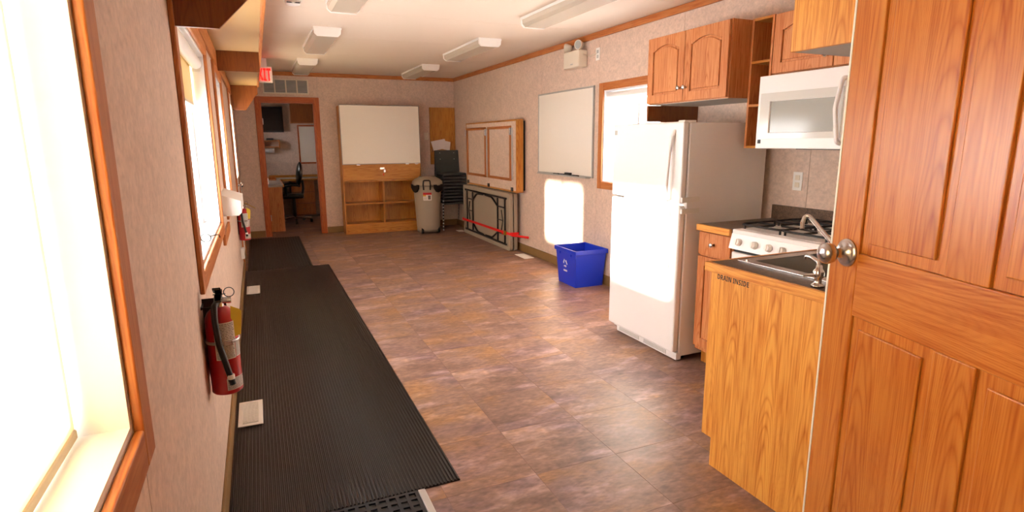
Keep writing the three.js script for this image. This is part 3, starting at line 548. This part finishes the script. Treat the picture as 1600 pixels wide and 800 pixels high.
{ // whiteboard
  const L = 1.23, H = 0.90, t = thing('whiteboard', 'grey-framed whiteboard with pen tray on the right wall', 'whiteboard', [XR, 1.045, -6.25], faceLeft);
  mesh('surface', bx(0.012, 0.012, 0.002, L - 0.012, H - 0.012, 0.014), mat.board, t);
  mesh('frame', [bx(0, 0, 0.001, L, 0.016, 0.02, 0.002), bx(0, H - 0.016, 0.001, L, H, 0.02, 0.002), bx(0, 0.016, 0.001, 0.016, H - 0.016, 0.02, 0.002), bx(L - 0.016, 0.016, 0.001, L, H - 0.016, 0.02, 0.002)], mat.boardGrey, t);
  mesh('pen_tray', [bx(0.06, -0.008, 0.002, L - 0.06, -0.001, 0.06, 0.002), bx(0.06, -0.001, 0.054, L - 0.06, 0.008, 0.06, 0.002)], mat.boardGrey, t);
  const ly = 1.045 - 0.001 + 0.0085, px = XR - 0.032;
  [[-5.78, '#1a1a1a', 'black marker pen lying in the whiteboard tray'], [-5.62, '#22345e', 'dark blue marker pen lying in the whiteboard tray'], [-5.35, '#2a2a2a', 'charcoal marker pen near the tray end of the whiteboard']].forEach(([z, c, l]) => { const m = thing('marker_pen', l, 'marker', [px, ly, z], 0, 'markers in the whiteboard tray'); mesh('barrel', cyl(0.0085, 0.0085, 0.09, 0, 0, 0, 'z', 10), M(c, 0.4), m); mesh('cap', cyl(0.0095, 0.009, 0.04, 0, 0.0006, 0.062, 'z', 10), mat.black, m); });
  const e = thing('board_eraser', 'black felt eraser in the whiteboard tray', 'eraser', [px, 1.0455, -5.49]); mesh('felt', bx(-0.018, 0, -0.055, 0.018, 0.018, 0.055, 0.002), mat.darkGrey, e); mesh('grip', bx(-0.018, 0.018, -0.055, 0.018, 0.034, 0.055, 0.006), mat.black, e);
}
{ // emergency light
  const t = thing('emergency_light', 'cream emergency light with two lamp heads high on the right wall', 'emergency light', [XR, 2.135, -5.49], faceLeft);
  mesh('case', bx(0, 0, 0.001, 0.31, 0.165, 0.105, 0.012), mat.cream, t); mesh('badge', bx(0.15, 0.03, 0.1045, 0.2, 0.04, 0.1065), mat.greyPlastic, t);
  for (const [x, a] of [[0.03, -0.9], [0.26, 0.35]]) {
    const h = mesh('lamp_head', lathe([[0, -0.035], [0.02, -0.035], [0.032, -0.02], [0.046, 0.02], [0.048, 0.035], [0.043, 0.035], [0.036, 0.028], [0, 0.026]]).rotateX(Math.PI / 2), mat.cream, t); h.position.set(x, 0.212, 0.06); h.rotation.y = a;
    const l = new THREE.Mesh(plain(new THREE.CircleGeometry(0.042, 20).translate(0, 0, 0.032)), mat.window); l.name = 'lens'; l.castShadow = l.receiveShadow = true; h.add(l);
    mesh('swivel', cyl(0.012, 0.012, 0.03, x, 0.17, 0.06), mat.cream, t);
  }
  mesh('power_cord', tube([[0.31, 0.12, 0.05], [0.36, 0.1, 0.03], [0.42, 0.095, 0.02], [0.5, 0.1, 0.02]], 0.005, 20, 6), mat.cream, t);
  const o = thing('wall_outlet', 'white outlet feeding the emergency light on the right wall', 'outlet', [XR, 2.175, -5.02], faceLeft); mesh('plate', bx(0, 0, 0.0005, 0.07, 0.115, 0.006, 0.003), mat.white, o); mesh('socket', bx(0.018, 0.02, 0.0055, 0.052, 0.05, 0.008, 0.002), mat.greyPlastic, o); mesh('socket', bx(0.018, 0.065, 0.0055, 0.052, 0.095, 0.008, 0.002), mat.greyPlastic, o);
}
{ // blue recycling bin
  const t = thing('recycling_bin', 'blue plastic recycling bin with white recycling emblem beside the refrigerator', 'bin', [2.91, 0.0005, -4.925]);
  const fr = (wb, db, wt, dt, y0, y1) => { const g = new THREE.BoxGeometry(1, 1, 1), p = g.attributes.position; for (let i = 0; i < p.count; i++) { const top = p.getY(i) > 0; p.setXYZ(i, p.getX(i) * (top ? wt : wb), top ? y1 : y0, p.getZ(i) * (top ? dt : db)); } g.computeVertexNormals(); return plain(g); };
  const wall = (s, ax) => { const g = new THREE.BoxGeometry(1, 1, 1), p = g.attributes.position, T = 0.004; for (let i = 0; i < p.count; i++) { const top = p.getY(i) > 0, hw = top ? 0.172 : 0.152, hd = top ? 0.205 : 0.172, y = top ? 0.365 : 0.0, o = p.getX(i) > 0 ? 0 : T; if (ax === 'x') p.setXYZ(i, s * (hw - o), y, p.getZ(i) * 2 * hd); else p.setXYZ(i, p.getZ(i) * 2 * hw, y, s * (hd - o)); } g.computeVertexNormals(); return plain(g); };
  mesh('body', [wall(-1, 'x'), wall(1, 'x'), wall(-1, 'z'), wall(1, 'z'), bx(-0.152, 0, -0.172, 0.152, 0.005, 0.172)], mat.blue, t);
  mesh('rim', [bx(-0.184, 0.33, -0.217, 0.184, 0.372, -0.207, 0.003), bx(-0.184, 0.33, 0.207, 0.184, 0.372, 0.217, 0.003), bx(-0.184, 0.33, -0.208, -0.174, 0.372, 0.208, 0.003), bx(0.174, 0.33, -0.208, 0.184, 0.372, 0.208, 0.003)], mat.blue, t);
  for (const z of [-0.12, 0.1, 0.19]) mesh('rib', bx(-0.18, 0.30, z - 0.012, -0.168, 0.334, z + 0.012, 0.003), mat.blue, t);
  const e = new THREE.Group(); const arrows = [];
  for (let k = 0; k < 3; k++) { const g = new THREE.ShapeGeometry(poly([[-0.030, -0.036], [0.008, -0.036], [0.008, -0.044], [0.026, -0.029], [0.008, -0.014], [0.008, -0.022], [-0.022, -0.022]])); g.rotateZ(k * 2 * Math.PI / 3); arrows.push(plain(g)); }
  const q = mesh('recycling_emblem', [...arrows, plain(new THREE.PlaneGeometry(0.075, 0.018).translate(0, -0.075, 0))], mat.white, t);
  q.position.set(-0.1655, 0.215, -0.02); q.rotation.set(0, faceLeft, 0); q.rotateX(0.055);
}

// ================================================================ KITCHEN
function cabinetDoor(parent, name, w, h, x, y, z, m, { arch = false, knobAt } = {}) {
  const T = 0.02, st = 0.058, d = new THREE.Shape(); d.moveTo(0, 0); d.lineTo(w, 0); d.lineTo(w, h); d.lineTo(0, h); d.closePath();
  const inner = (q, P2) => { const a = st + q, b = w - st - q, c = st + q, top = h - st - q; const p = new P2(); p.moveTo(a, c); p.lineTo(b, c); if (arch) { const s = top - 0.035; p.lineTo(b, s); p.lineTo(b - 0.012, s); p.quadraticCurveTo(w / 2, top + 0.03, a + 0.012, s); p.lineTo(a, s); } else { p.lineTo(b, top); p.lineTo(a, top); } p.closePath(); return p; };
  d.holes.push(inner(0, THREE.Path));
  const o = mesh(name, extrude(d, T, 0.003), m, parent); o.position.set(x, y, z);
  mesh('recess', bx(st - 0.005, st - 0.005, 0.002, w - st + 0.005, h - st + 0.005, 0.009), m, o);
  mesh('raised_panel', extrude(inner(0.012, THREE.Shape), 0.011, 0.0045).translate(0, 0, 0.008), m, o);
  if (knobAt) { const k = mesh('knob', lathe([[0, 0], [0.008, 0], [0.006, 0.012], [0.012, 0.018], [0.015, 0.024], [0.012, 0.03], [0, 0.032]], 18).rotateX(Math.PI / 2), mat.chrome, o); k.position.set(knobAt[0], knobAt[1], T); }
  return o;
}
{ // refrigerator, local x towards the camera along the wall, local z out of the wall
  const Z0 = -3.578, W = 0.756, t = thing('refrigerator', 'white two-door refrigerator with freezer on top', 'refrigerator', [3.05, 0.0, Z0], faceLeft);
  const D = 0.682, body = 0.632;
  mesh('body', bx(0.003, 0.03, 0, W, 1.522, body, 0.006), mat.appliance, t);
  const fz = mesh('freezer_door', bx(0, 1.032, body + 0.006, W - 0.004, 1.528, D, 0.012), mat.appliance, t);
  const fd = mesh('fridge_door', bx(0, 0.062, body + 0.006, W - 0.004, 1.018, D, 0.012), mat.appliance, t);
  mesh('gasket', [bx(0.012, 1.045, body - 0.001, W - 0.014, 1.515, body + 0.008), bx(0.012, 0.075, body - 0.001, W - 0.014, 1.005, body + 0.008)], mat.greyPlastic, t);
  const hnd = (ys, name, par) => { const g = tube(ys.map(([y, o]) => [W - 0.088, y, D + o]), 0.012, 30, 10); g.translate(-(W - 0.088), 0, 0); g.scale(1.35, 1, 1); g.translate(W - 0.088, 0, 0); return mesh(name, g, mat.appliance, par); };
  hnd([[1.478, -0.004], [1.44, 0.016], [1.33, 0.034], [1.2, 0.044], [1.09, 0.048], [1.042, 0.048], [1.038, 0.0]], 'handle', fz); hnd([[1.008, 0.0], [1.004, 0.048], [0.95, 0.048], [0.84, 0.043], [0.72, 0.032], [0.62, 0.016], [0.585, -0.004]], 'handle', fd);
  const gr = mesh('toe_grille', bx(0.075, 0.008, body - 0.02, W, 0.056, body + 0.02, 0.003), mat.appliance, t);
  for (const [a, b] of [[0.11, 0.36], [0.41, 0.66]]) for (let k = 0; k < 16; k++) mesh('slot', bx(a + k * (b - a) / 16, 0.018, body + 0.0195, a + k * (b - a) / 16 + (b - a) / 28, 0.046, body + 0.0206), mat.greyPlastic, gr);
  for (const x of [0.045, W - 0.05]) for (const z of [0.05, body - 0.06]) mesh('foot', cyl(0.018, 0.018, 0.031, x, 0.0155, z), mat.black, t);
  mesh('badge', bx(0.02, 1.455, D - 0.0005, 0.05, 1.485, D + 0.0015), mat.greyPlastic, fz);
  mesh('hinge', bx(W - 0.07, 1.522, body - 0.05, W - 0.01, 1.536, D - 0.012, 0.003), mat.white, t); mesh('hinge', bx(0.06, 1.019, body + 0.01, 0.15, 1.031, D - 0.006), mat.nickel, t);
  for (const y of [1.055, 0.985]) mesh('door_strap', [bx(W - 0.001, y - 0.016, body - 0.10, W + 0.004, y + 0.016, body - 0.02, 0.002), bx(W - 0.004, y - 0.016, body - 0.03, W + 0.012, y + 0.016, D - 0.004, 0.004)], mat.white, t);
}
const um = mat.oakDoor;
{ // cabinet over the refrigerator
  const W = 0.79, H = 0.455, t = thing('wall_cabinet', 'oak wall cabinet with two arched doors above the refrigerator', 'cabinet', [XR, 1.668, -3.565], faceLeft);
  mesh('body', bx(0, 0, 0.001, W, H, 0.448, 0.002), mat.oakDoor, t);
  mesh('underside', bx(0.01, -0.003, 0.002, W - 0.01, 0.0, 0.44), mat.greyUnder, t);
  cabinetDoor(t, 'door', 0.387, H - 0.01, 0.006, 0.005, 0.449, um, { arch: true, knobAt: [0.362, 0.085] }); cabinetDoor(t, 'door', 0.387, H - 0.01, 0.398, 0.005, 0.449, um, { arch: true, knobAt: [0.025, 0.085] });
  mesh('side_filler', bx(0, -0.118, 0.001, 0.018, -0.004, 0.46), mat.oakDark, t);
}
{ // open shelf tower
  const W = 0.165, H = 0.76, D = 0.30, t = thing('open_shelf_unit', 'narrow open oak shelf unit beside the microwave', 'shelf', [XR, 1.366, -2.772], faceLeft), p = 0.015;
  mesh('side_panel', bx(0, 0, 0.001, p, H, D, 0.002), mat.oakDoor, t); mesh('side_panel', bx(W - p, 0, 0.001, W, H, D, 0.002), mat.oakDoor, t); mesh('back_panel', bx(p, 0.001, 0.001, W - p, H, 0.008), mat.oakShelf, t);
  for (const y of [0, 0.248, 0.5, H - p]) mesh('shelf', bx(p, y, 0.008, W - p, y + p, D - 0.001, 0.002, 'x'), mat.oakShelf, t);
}
{ // cabinet over the microwave
  const W = 0.80, H = 0.336, t = thing('wall_cabinet', 'oak wall cabinet with arched doors directly above the microwave', 'cabinet', [XR, 1.79, -2.605], faceLeft);
  mesh('body', bx(0, 0, 0.001, W, H, 0.28, 0.002), mat.oakDoor, t);
  cabinetDoor(t, 'door', 0.395, H - 0.008, 0.004, 0.004, 0.281, um, { arch: true, knobAt: [0.365, 0.062] }); cabinetDoor(t, 'door', 0.392, H - 0.008, 0.404, 0.004, 0.281, um, { arch: true, knobAt: [0.03, 0.062] });
}
{ // microwave
  const W = 0.60, H = 0.40, D = 0.44, t = thing('microwave', 'white over-the-range microwave with grey window and bowed handle', 'microwave', [XR, 1.368, -2.548], faceLeft);
  mesh('body', bx(0, 0.004, 0.001, W, H, D - 0.03, 0.004), mat.appliance, t);
  const s = poly([[0, 0], [W, 0], [W, H], [0, H]]), hole = new THREE.Path(); [[0.085, 0.088], [0.49, 0.088], [0.49, 0.258], [0.085, 0.258]].forEach((p, i) => i ? hole.lineTo(...p) : hole.moveTo(...p)); hole.closePath(); s.holes.push(hole);
  const d = mesh('door', extrude(s, 0.03, 0.004).translate(0, 0, D - 0.03), mat.appliance, t);
  mesh('window', bx(0.084, 0.087, D - 0.028, 0.491, 0.259, D - 0.008), mat.window, d).userData.label = 'grey door window';
  mesh('border', [bx(0.018, 0.056, D - 0.0005, 0.535, 0.086, D + 0.001), bx(0.018, 0.26, D - 0.0005, 0.535, 0.305, D + 0.001), bx(0.018, 0.086, D - 0.0005, 0.083, 0.26, D + 0.001), bx(0.492, 0.086, D - 0.0005, 0.535, 0.26, D + 0.001)], P('#d9d8d3', 0.12), d);
  const g = tube([[0.535, 0.345, D - 0.002], [0.533, 0.335, D + 0.02], [0.525, 0.2, D + 0.042], [0.533, 0.04, D + 0.02], [0.535, 0.028, D - 0.002]], 0.011, 36, 10); mesh('handle', g, mat.appliance, d);
  mesh('control_strip', bx(0.56, 0.05, D - 0.0005, 0.594, 0.30, D + 0.001), mat.white, t);
  mesh('badge', bx(0.016, 0.028, D - 0.0005, 0.038, 0.05, D + 0.001), mat.darkGrey, t);
  mesh('vent_grille', bx(0.24, -0.004, 0.04, 0.58, 0.004, D - 0.05), mat.darkGrey, t);
}
{ // cabinet over the sink
  const t = thing('wall_cabinet', 'oak wall cabinet with plain end and white underside over the sink', 'cabinet', [1.70, 1.71, -1.2]);
  mesh('end_panel', bx(0, 0, -0.305, 0.018, 0.415, -0.0005, 0.002), mat.oakPanel, t); mesh('body', bx(0.018, 0.004, -0.29, 1.07, 0.415, -0.001, 0.002), mat.oakDoor, t);
  mesh('underside', bx(0.018, 0.0, -0.302, 1.07, 0.004, -0.002), mat.greyUnder, t);
  const d = new THREE.Group(); d.name = 'door_row'; d.position.set(1.07, 0, -0.291); d.rotation.y = Math.PI; t.add(d);
  for (const x of [0.0, 0.525]) cabinetDoor(d, 'door', 0.52, 0.40, x, 0.008, 0, um, { arch: true });
}
{ // base cabinet between refrigerator and range
  const W = 0.27, t = thing('base_cabinet', 'narrow oak base cabinet with one drawer beside the refrigerator', 'cabinet', [XR, 0, -2.768], faceLeft), D = 0.602;
  mesh('body', bx(0, 0.10, 0.001, W, 0.872, D, 0.002), mat.oakDoor, t); mesh('toe_kick', bx(0, 0, 0.001, W, 0.10, D - 0.06), mat.oakShelf, t);
  const dr = mesh('drawer', bx(0.004, 0.722, D, W - 0.004, 0.864, D + 0.02, 0.004, 'y'), mat.oakDoor, t);
  const k = mesh('knob', lathe([[0, 0], [0.008, 0], [0.006, 0.012], [0.012, 0.018], [0.015, 0.024], [0.012, 0.03], [0, 0.032]], 18).rotateX(Math.PI / 2), mat.nickel, dr); k.position.set(W / 2, 0.796, D + 0.02);
  cabinetDoor(t, 'door', W - 0.008, 0.585, 0.004, 0.128, D, mat.oakDoor);
  const c = thing('countertop', 'dark laminate counter piece with oak edge beside the range', 'counter', [XR, 0.8725, -2.77], faceLeft);
  mesh('laminate', bx(0, 0.001, 0.001, 0.274, 0.0385, 0.622), mat.laminate, c); mesh('oak_edge', bx(0, 0, 0.622, 0.274, 0.0385, 0.642, 0.003, 'x'), mat.oakPanel, c);
  mesh('backsplash', bx(0, 0.0385, 0.001, 0.274, 0.128, 0.02, 0.002), mat.laminate, c);
}
{ // range
  const W = 0.602, t = thing('gas_range', 'white gas range with five knobs and black grates', 'stove', [XR - 0.03, 0, -2.492], faceLeft), D = 0.59;
  mesh('body', bx(0, 0.03, 0.001, W, 0.80, D - 0.03, 0.003), mat.appliance, t);
  mesh('cooktop', bx(0, 0.888, 0.0, W, 0.916, D + 0.004, 0.008), mat.appliance, t);
  mesh('burner_tray', bx(0.025, 0.912, 0.03, W - 0.025, 0.918, D - 0.03, 0.002), mat.appliance, t);
  const cp = mesh('control_panel', extrude(poly([[D - 0.06, 0.80], [D + 0.024, 0.806], [D + 0.004, 0.892], [D - 0.06, 0.892]]), W, 0.001).rotateY(-Math.PI / 2).translate(W, 0, 0), mat.appliance, t);
  for (const z of [-2.424, -2.308, -2.212, -2.125, -2.013]) {
    const k = mesh('knob', [lathe([[0, 0], [0.021, 0], [0.021, 0.006], [0.018, 0.02], [0.016, 0.024], [0, 0.024]], 22).rotateX(Math.PI / 2), bx(-0.004, -0.017, 0.022, 0.004, 0.017, 0.029, 0.002)], mat.white, cp); k.position.set(z + 2.492, 0.848, D + 0.0145); k.rotation.x = -0.228;
  }
  const od = mesh('oven_door', bx(0.004, 0.2, D - 0.03, W - 0.004, 0.785, D + 0.004, 0.008), mat.appliance, t); mesh('handle', [bar([0.06, 0.735, D + 0.04], [W - 0.06, 0.735, D + 0.04], 0.011, 10), bar([0.09, 0.735, D], [0.09, 0.735, D + 0.04], 0.009), bar([W - 0.09, 0.735, D], [W - 0.09, 0.735, D + 0.04], 0.009)], mat.white, od); mesh('oven_window', bx(0.12, 0.35, D + 0.003, W - 0.12, 0.6, D + 0.0055), mat.blackGloss, od);
  mesh('drawer', bx(0.004, 0.04, D - 0.03, W - 0.004, 0.19, D + 0.002, 0.006), mat.appliance, t); mesh('dark_gap', bx(0.01, 0.785, D - 0.03, W - 0.01, 0.806, D - 0.012), mat.black, t);
  for (const [a, b] of [[0.03, 0.295], [0.307, W - 0.03]]) for (const [c, d] of [[0.04, 0.285], [0.3, 0.55]]) {
    const y = 0.945, q = 0.006, m1 = (a + b) / 2, m2 = (c + d) / 2, B = (p, r) => bar(p, r, q, 6);
    mesh('grate', [tube([[a, y, c], [b, y, c], [b, y, d], [a, y, d]], q, 40, 6, true), B([a, y, m2], [m1 - 0.03, y, m2]), B([b, y, m2], [m1 + 0.03, y, m2]), B([m1, y, c], [m1, y, m2 - 0.03]), B([m1, y, d], [m1, y, m2 + 0.03]), ...[[a + 0.01, c + 0.01], [b - 0.01, c + 0.01], [a + 0.01, d - 0.01], [b - 0.01, d - 0.01]].map(([x, z]) => B([x, 0.916, z], [x, y, z]))], mat.black, t);
    mesh('burner', [cyl(0.045, 0.04, 0.012, m1, 0.924, m2, 'y', 24), cyl(0.03, 0.028, 0.008, m1, 0.933, m2, 'y', 24)], mat.alu, t);
  }
  const sp = thing('backsplash', 'dark laminate strip on the wall behind the range', 'backsplash', [XR, 0.911, -2.494], faceLeft); mesh('strip', bx(0, 0, 0.001, 0.62, 0.09, 0.02, 0.002), mat.laminate, sp);
  const o = thing('wall_outlet', 'white outlet on the kitchen wall above the range backsplash', 'outlet', [XR, 1.103, -2.638], faceLeft); mesh('plate', bx(0, 0, 0.0005, 0.07, 0.115, 0.006, 0.003), mat.white, o); mesh('socket', bx(0.018, 0.02, 0.0055, 0.052, 0.05, 0.008, 0.002), mat.cream, o); mesh('socket', bx(0.018, 0.065, 0.0055, 0.052, 0.095, 0.008, 0.002), mat.cream, o);
}
{ // sink cabinet, counter, sink and taps
  const X0 = 1.734, t = thing('base_cabinet', 'oak sink base cabinet with large plain end panel marked drain inside', 'cabinet', [X0, 0, -1.2]);
  mesh('end_panel', extrude(poly([[-0.645, 0.13], [-0.587, 0.13], [-0.587, 0], [-0.001, 0], [-0.001, 0.872], [-0.645, 0.872]]), 0.018, 0.001).rotateY(-Math.PI / 2).translate(0.018, 0, 0), mat.oakPanel, t);
  mesh('body', [bx(0.018, 0.13, -0.62, 1.35, 0.70, -0.002), bx(0.018, 0.70, -0.62, 1.35, 0.872, -0.60)], mat.oakDoor, t); mesh('toe_kick', bx(0.018, 0, -0.585, 1.35, 0.13, -0.56), mat.oakShelf, t);
  const d = new THREE.Group(); d.name = 'door_row'; d.position.set(0.73, 0, -0.621); d.rotation.y = Math.PI; t.add(d);
  for (const x of [0.0, 0.355]) cabinetDoor(d, 'door', 0.35, 0.70, x, 0.14, 0, um);
  const g = text('DRAIN INSIDE', 0.021, 0.0006); g.computeBoundingBox(); g.scale(0.172 / g.boundingBox.max.x, 1, 1); g.rotateY(faceLeft); g.translate(-0.0001, 0.8465, -0.61);
  mesh('lettering', g, mat.black, t).userData.label = 'black drain inside lettering';
  const c = thing('countertop', 'dark laminate sink counter with oak edge', 'counter', [0, 0.8725, 0]);
  const rects = cut([X0 + 0.001, XR - 0.001, -1.852, -1.201], [[1.885, 2.365, -1.785, -1.425]]);
  mesh('laminate', rects.map(([a, b, e, f]) => bx(a, 0.0005, e, b, 0.0385, f)), mat.laminate, c);
  mesh('oak_edge', [bx(X0 - 0.018, 0, -1.87, X0 + 0.001, 0.0385, -1.201, 0.003, 'z'), bx(X0 + 0.001, 0, -1.87, 2.44, 0.0385, -1.852, 0.003, 'x')], mat.oakPanel, c);
  mesh('backsplash', bx(X0, 0.0385, -1.22, XR - 0.001, 0.128, -1.2015, 0.002), mat.laminate, c);
  const s = thing('kitchen_sink', 'stainless steel sink set in the dark counter', 'sink', [0, 0.911, 0]);
  const a = 1.85, b = 2.40, e = -1.82, f = -1.36, ia = 1.90, ib = 2.35, ie = -1.77, jf = -1.44, dp = -0.165;
  mesh('rim', cut([a, b, e, f], [[ia, ib, ie, jf]]).map(([p, q, r, u]) => bx(p, 0.0002, r, q, 0.005, u, 0.0015)), mat.steel, s);
  mesh('basin', [bx(ia - 0.003, dp, ie, ia, 0.0045, jf), bx(ib, dp, ie, ib + 0.003, 0.0045, jf), bx(ia, dp, ie - 0.003, ib, 0.0045, ie), bx(ia, dp, jf, ib, 0.0045, jf + 0.003), bx(ia, dp - 0.003, ie, ib, dp, jf)], mat.steel, s);
  mesh('drain', cyl(0.04, 0.04, 0.006, (ia + ib) / 2, dp + 0.003, (ie + jf) / 2, 'y', 24), mat.nickel, s); mesh('screw', cyl(0.006, 0.006, 0.004, 1.875, 0.0065, -1.79, 'y', 12), mat.chrome, s);
  const k = thing('drinking_tap', 'small chrome tap with short spout on the sink counter', 'tap', [1.765, 0.911, -1.363]);
  mesh('body', lathe([[0, 0], [0.022, 0], [0.022, 0.008], [0.013, 0.014], [0.012, 0.03], [0.019, 0.038], [0.019, 0.056], [0.011, 0.066], [0.01, 0.078], [0, 0.08]], 22), mat.chrome, k);
  mesh('spout', tube([[0.0, 0.07, 0.0], [0.02, 0.084, -0.02], [0.06, 0.086, -0.08], [0.09, 0.080, -0.125], [0.094, 0.07, -0.131]], 0.0075, 30, 10), mat.chrome, k); mesh('lever', bar([-0.012, 0.045, 0.0], [-0.04, 0.04, -0.03], 0.006), mat.chrome, k);
  const u = thing('kitchen_faucet', 'chrome kitchen faucet with long angled spout over the sink', 'faucet', [1.87, 0.916, -1.325]);
  mesh('body', lathe([[0, 0], [0.028, 0], [0.028, 0.01], [0.02, 0.02], [0.018, 0.06], [0.014, 0.075], [0, 0.078]], 22), mat.chrome, u);
  mesh('spout', tube([[0.0, 0.07, 0.0], [0.012, 0.088, -0.03], [0.07, 0.12, -0.125], [0.135, 0.19, -0.275], [0.142, 0.2, -0.295], [0.134, 0.199, -0.308], [0.118, 0.175, -0.305], [0.11, 0.15, -0.298]], 0.0085, 80, 12), mat.chrome, u);
  for (const z of [-0.07, 0.07]) mesh('handle', [cyl(0.016, 0.014, 0.03, 0.02 + Math.abs(z) * 0.9, 0.015, z * 0.2, 'y', 14)], mat.chrome, u);
}

// ================================================================ OFFICE BEYOND THE DOORWAY
{
  const t = thing('corner_desk', 'L-shaped oak desk with grey top in the office', 'desk');
  mesh('desktop', [bx(XL + 0.005, 0.715, -12.09, 1.75, 0.745, -11.47, 0.003), bx(XL + 0.005, 0.715, -11.469, 0.36, 0.745, -9.93, 0.003)], mat.deskTop, t);
  mesh('front_edge', [bx(0.36, 0.712, -11.47, 1.75, 0.747, -11.452, 0.003, 'x'), bx(0.36, 0.712, -11.452, 0.376, 0.747, -9.93, 0.003, 'z')], mat.oakShelf, t);
  mesh('end_panel', bx(XL + 0.005, 0, -9.96, 0.345, 0.714, -9.942, 0.002), mat.oakTrim, t);
  mesh('back_ledge', bx(0.2, 0.746, -12.09, 1.75, 0.79, -12.06, 0.003, 'x'), mat.oakShelf, t);
  const p = mesh('pedestal', bx(0.55, 0.06, -12.05, 0.97, 0.712, -11.5), mat.oakDark, t);
  for (const [a, b] of [[0.50, 0.70], [0.29, 0.49], [0.08, 0.28]]) { const d = mesh('drawer', bx(0.556, a, -11.5, 0.964, b, -11.482, 0.003), mat.oakTrim, t); mesh('knob', lathe([[0, 0], [0.008, 0], [0.014, 0.02], [0, 0.026]], 12).rotateX(Math.PI / 2).translate(0.76, (a + b) / 2, -11.482), mat.chrome, d); }
  mesh('side_support', bx(1.5, 0, -12.05, 1.518, 0.712, -11.5), mat.oakDark, t);
}
{
  const t = thing('office_chair', 'black leather office chair with tall back at the desk', 'chair', [0.56, 0, -11.0]);
  mesh('seat', bx(-0.2, 0.44, -0.23, 0.16, 0.53, 0.23, 0.035), mat.leather, t);
  const b = new THREE.SphereGeometry(1, 24, 18).scale(0.055, 0.215, 0.21).rotateZ(-0.12).translate(0.12, 0.86, 0); mesh('backrest', plain(b), mat.leather, t);
  mesh('back_support', tube([[0.0, 0.44, 0], [0.14, 0.46, 0], [0.17, 0.6, 0], [0.165, 0.75, 0]], 0.022, 20, 8), mat.black, t);
  for (const s of [-1, 1]) mesh('armrest', tube([[-0.12, 0.5, s * 0.24], [-0.13, 0.66, s * 0.25], [0.0, 0.68, s * 0.25], [0.11, 0.66, s * 0.235]], 0.018, 24, 8), mat.black, t);
  mesh('gas_post', cyl(0.03, 0.025, 0.36, 0, 0.26, 0), mat.black, t);
  for (let k = 0; k < 5; k++) { const a = k * Math.PI * 0.4 + 0.3, x = Math.cos(a) * 0.28, z = Math.sin(a) * 0.28; mesh('base_arm', bar([0, 0.10, 0], [x, 0.075, z], 0.02), mat.nickel, t); mesh('caster', [cyl(0.03, 0.03, 0.04, x, 0.0305, z, 'x', 14)], mat.black, t); }
}
{
  const t = thing('television', 'black flat television on the office wall', 'television', [0.14, 1.60, -12.0]);
  mesh('screen', bx(0.015, 0.025, 0.03, 0.375, 0.445, 0.034), mat.screen, t); mesh('bezel', bx(0, 0, 0.0, 0.39, 0.47, 0.03, 0.004), mat.black, t); mesh('wall_mount', bx(0.12, 0.12, -0.095, 0.26, 0.34, 0.0), mat.black, t);
  const c = thing('wall_cabinet', 'dark brown wall cabinet on the office wall beside the television', 'cabinet', [0.655, 1.775, ZE]); mesh('body', bx(0, 0, 0.001, 0.9, 0.40, 0.3, 0.003), mat.oakDark, c); for (const x of [0.004, 0.452]) mesh('door', bx(x, 0.004, 0.3, x + 0.444, 0.396, 0.318, 0.003), mat.oakDark, c); mesh('edge_band', bx(-0.012, -0.01, 0.001, 0.9, 0.0, 0.32, 0.002, 'x'), mat.oakTrim, c);
  const b = thing('framed_board', 'pale board in thin oak frame on the office wall', 'board', [0.775, 1.0, ZE]); mesh('board', bx(0.02, 0.02, 0.001, 0.68, 0.72, 0.012), mat.board, b); mesh('frame', [bx(0, 0, 0.001, 0.7, 0.028, 0.024, 0.003, 'x'), bx(0, 0.712, 0.001, 0.7, 0.74, 0.024, 0.003, 'x'), bx(0, 0.028, 0.001, 0.028, 0.712, 0.024, 0.003), bx(0.672, 0.028, 0.001, 0.7, 0.712, 0.024, 0.003)], mat.oakFrame, b);
  const s = thing('wall_shelf', 'small two-tier oak shelf under the television', 'shelf', [0.15, 1.32, ZE]); mesh('shelf_board', bx(0, 0, 0.001, 0.285, 0.016, 0.2, 0.002, 'x'), mat.oakTrim, s); mesh('shelf_board', bx(0, 0.115, 0.001, 0.285, 0.131, 0.2, 0.002, 'x'), mat.oakTrim, s); mesh('side_panel', bx(0.27, -0.03, 0.001, 0.286, 0.135, 0.2, 0.002), mat.oakTrim, s); mesh('side_panel', bx(0, -0.03, 0.001, 0.015, 0.135, 0.2, 0.002), mat.oakTrim, s);
  const bx1 = thing('desk_box', 'small dark box on the upper board of the office shelf', 'box', [0.27, 1.4515, -12.0]); mesh('box', bx(-0.06, 0, -0.04, 0.06, 0.04, 0.05, 0.004), mat.darkGrey, bx1);
  for (const [x, l] of [[0.2, 'left'], [0.29, 'right']]) { const r = thing('paper_roll', 'white paper roll hanging under the small office shelf', 'paper roll', [x, 1.265, -11.99], 0, 'paper rolls under the office shelf'); mesh('roll', cyl(0.043, 0.043, 0.085, 0, 0, 0, 'x', 22), mat.paper, r); mesh('core', cyl(0.015, 0.015, 0.087, 0, 0, 0, 'x', 14), mat.base, r); }
  const o = thing('organizer_tray', 'low oak tray on the desk by the doorway', 'tray', [0.2, 0.7455, -11.3]); mesh('tray', [bx(-0.1, 0, -0.1, 0.1, 0.008, 0.1, 0.002), bx(-0.1, 0.008, -0.1, -0.09, 0.05, 0.1, 0.002), bx(0.09, 0.008, -0.1, 0.1, 0.05, 0.1, 0.002), bx(-0.09, 0.008, -0.1, 0.09, 0.05, -0.09, 0.002)], mat.oakTrim, o);
}

renderer.render(scene, camera);
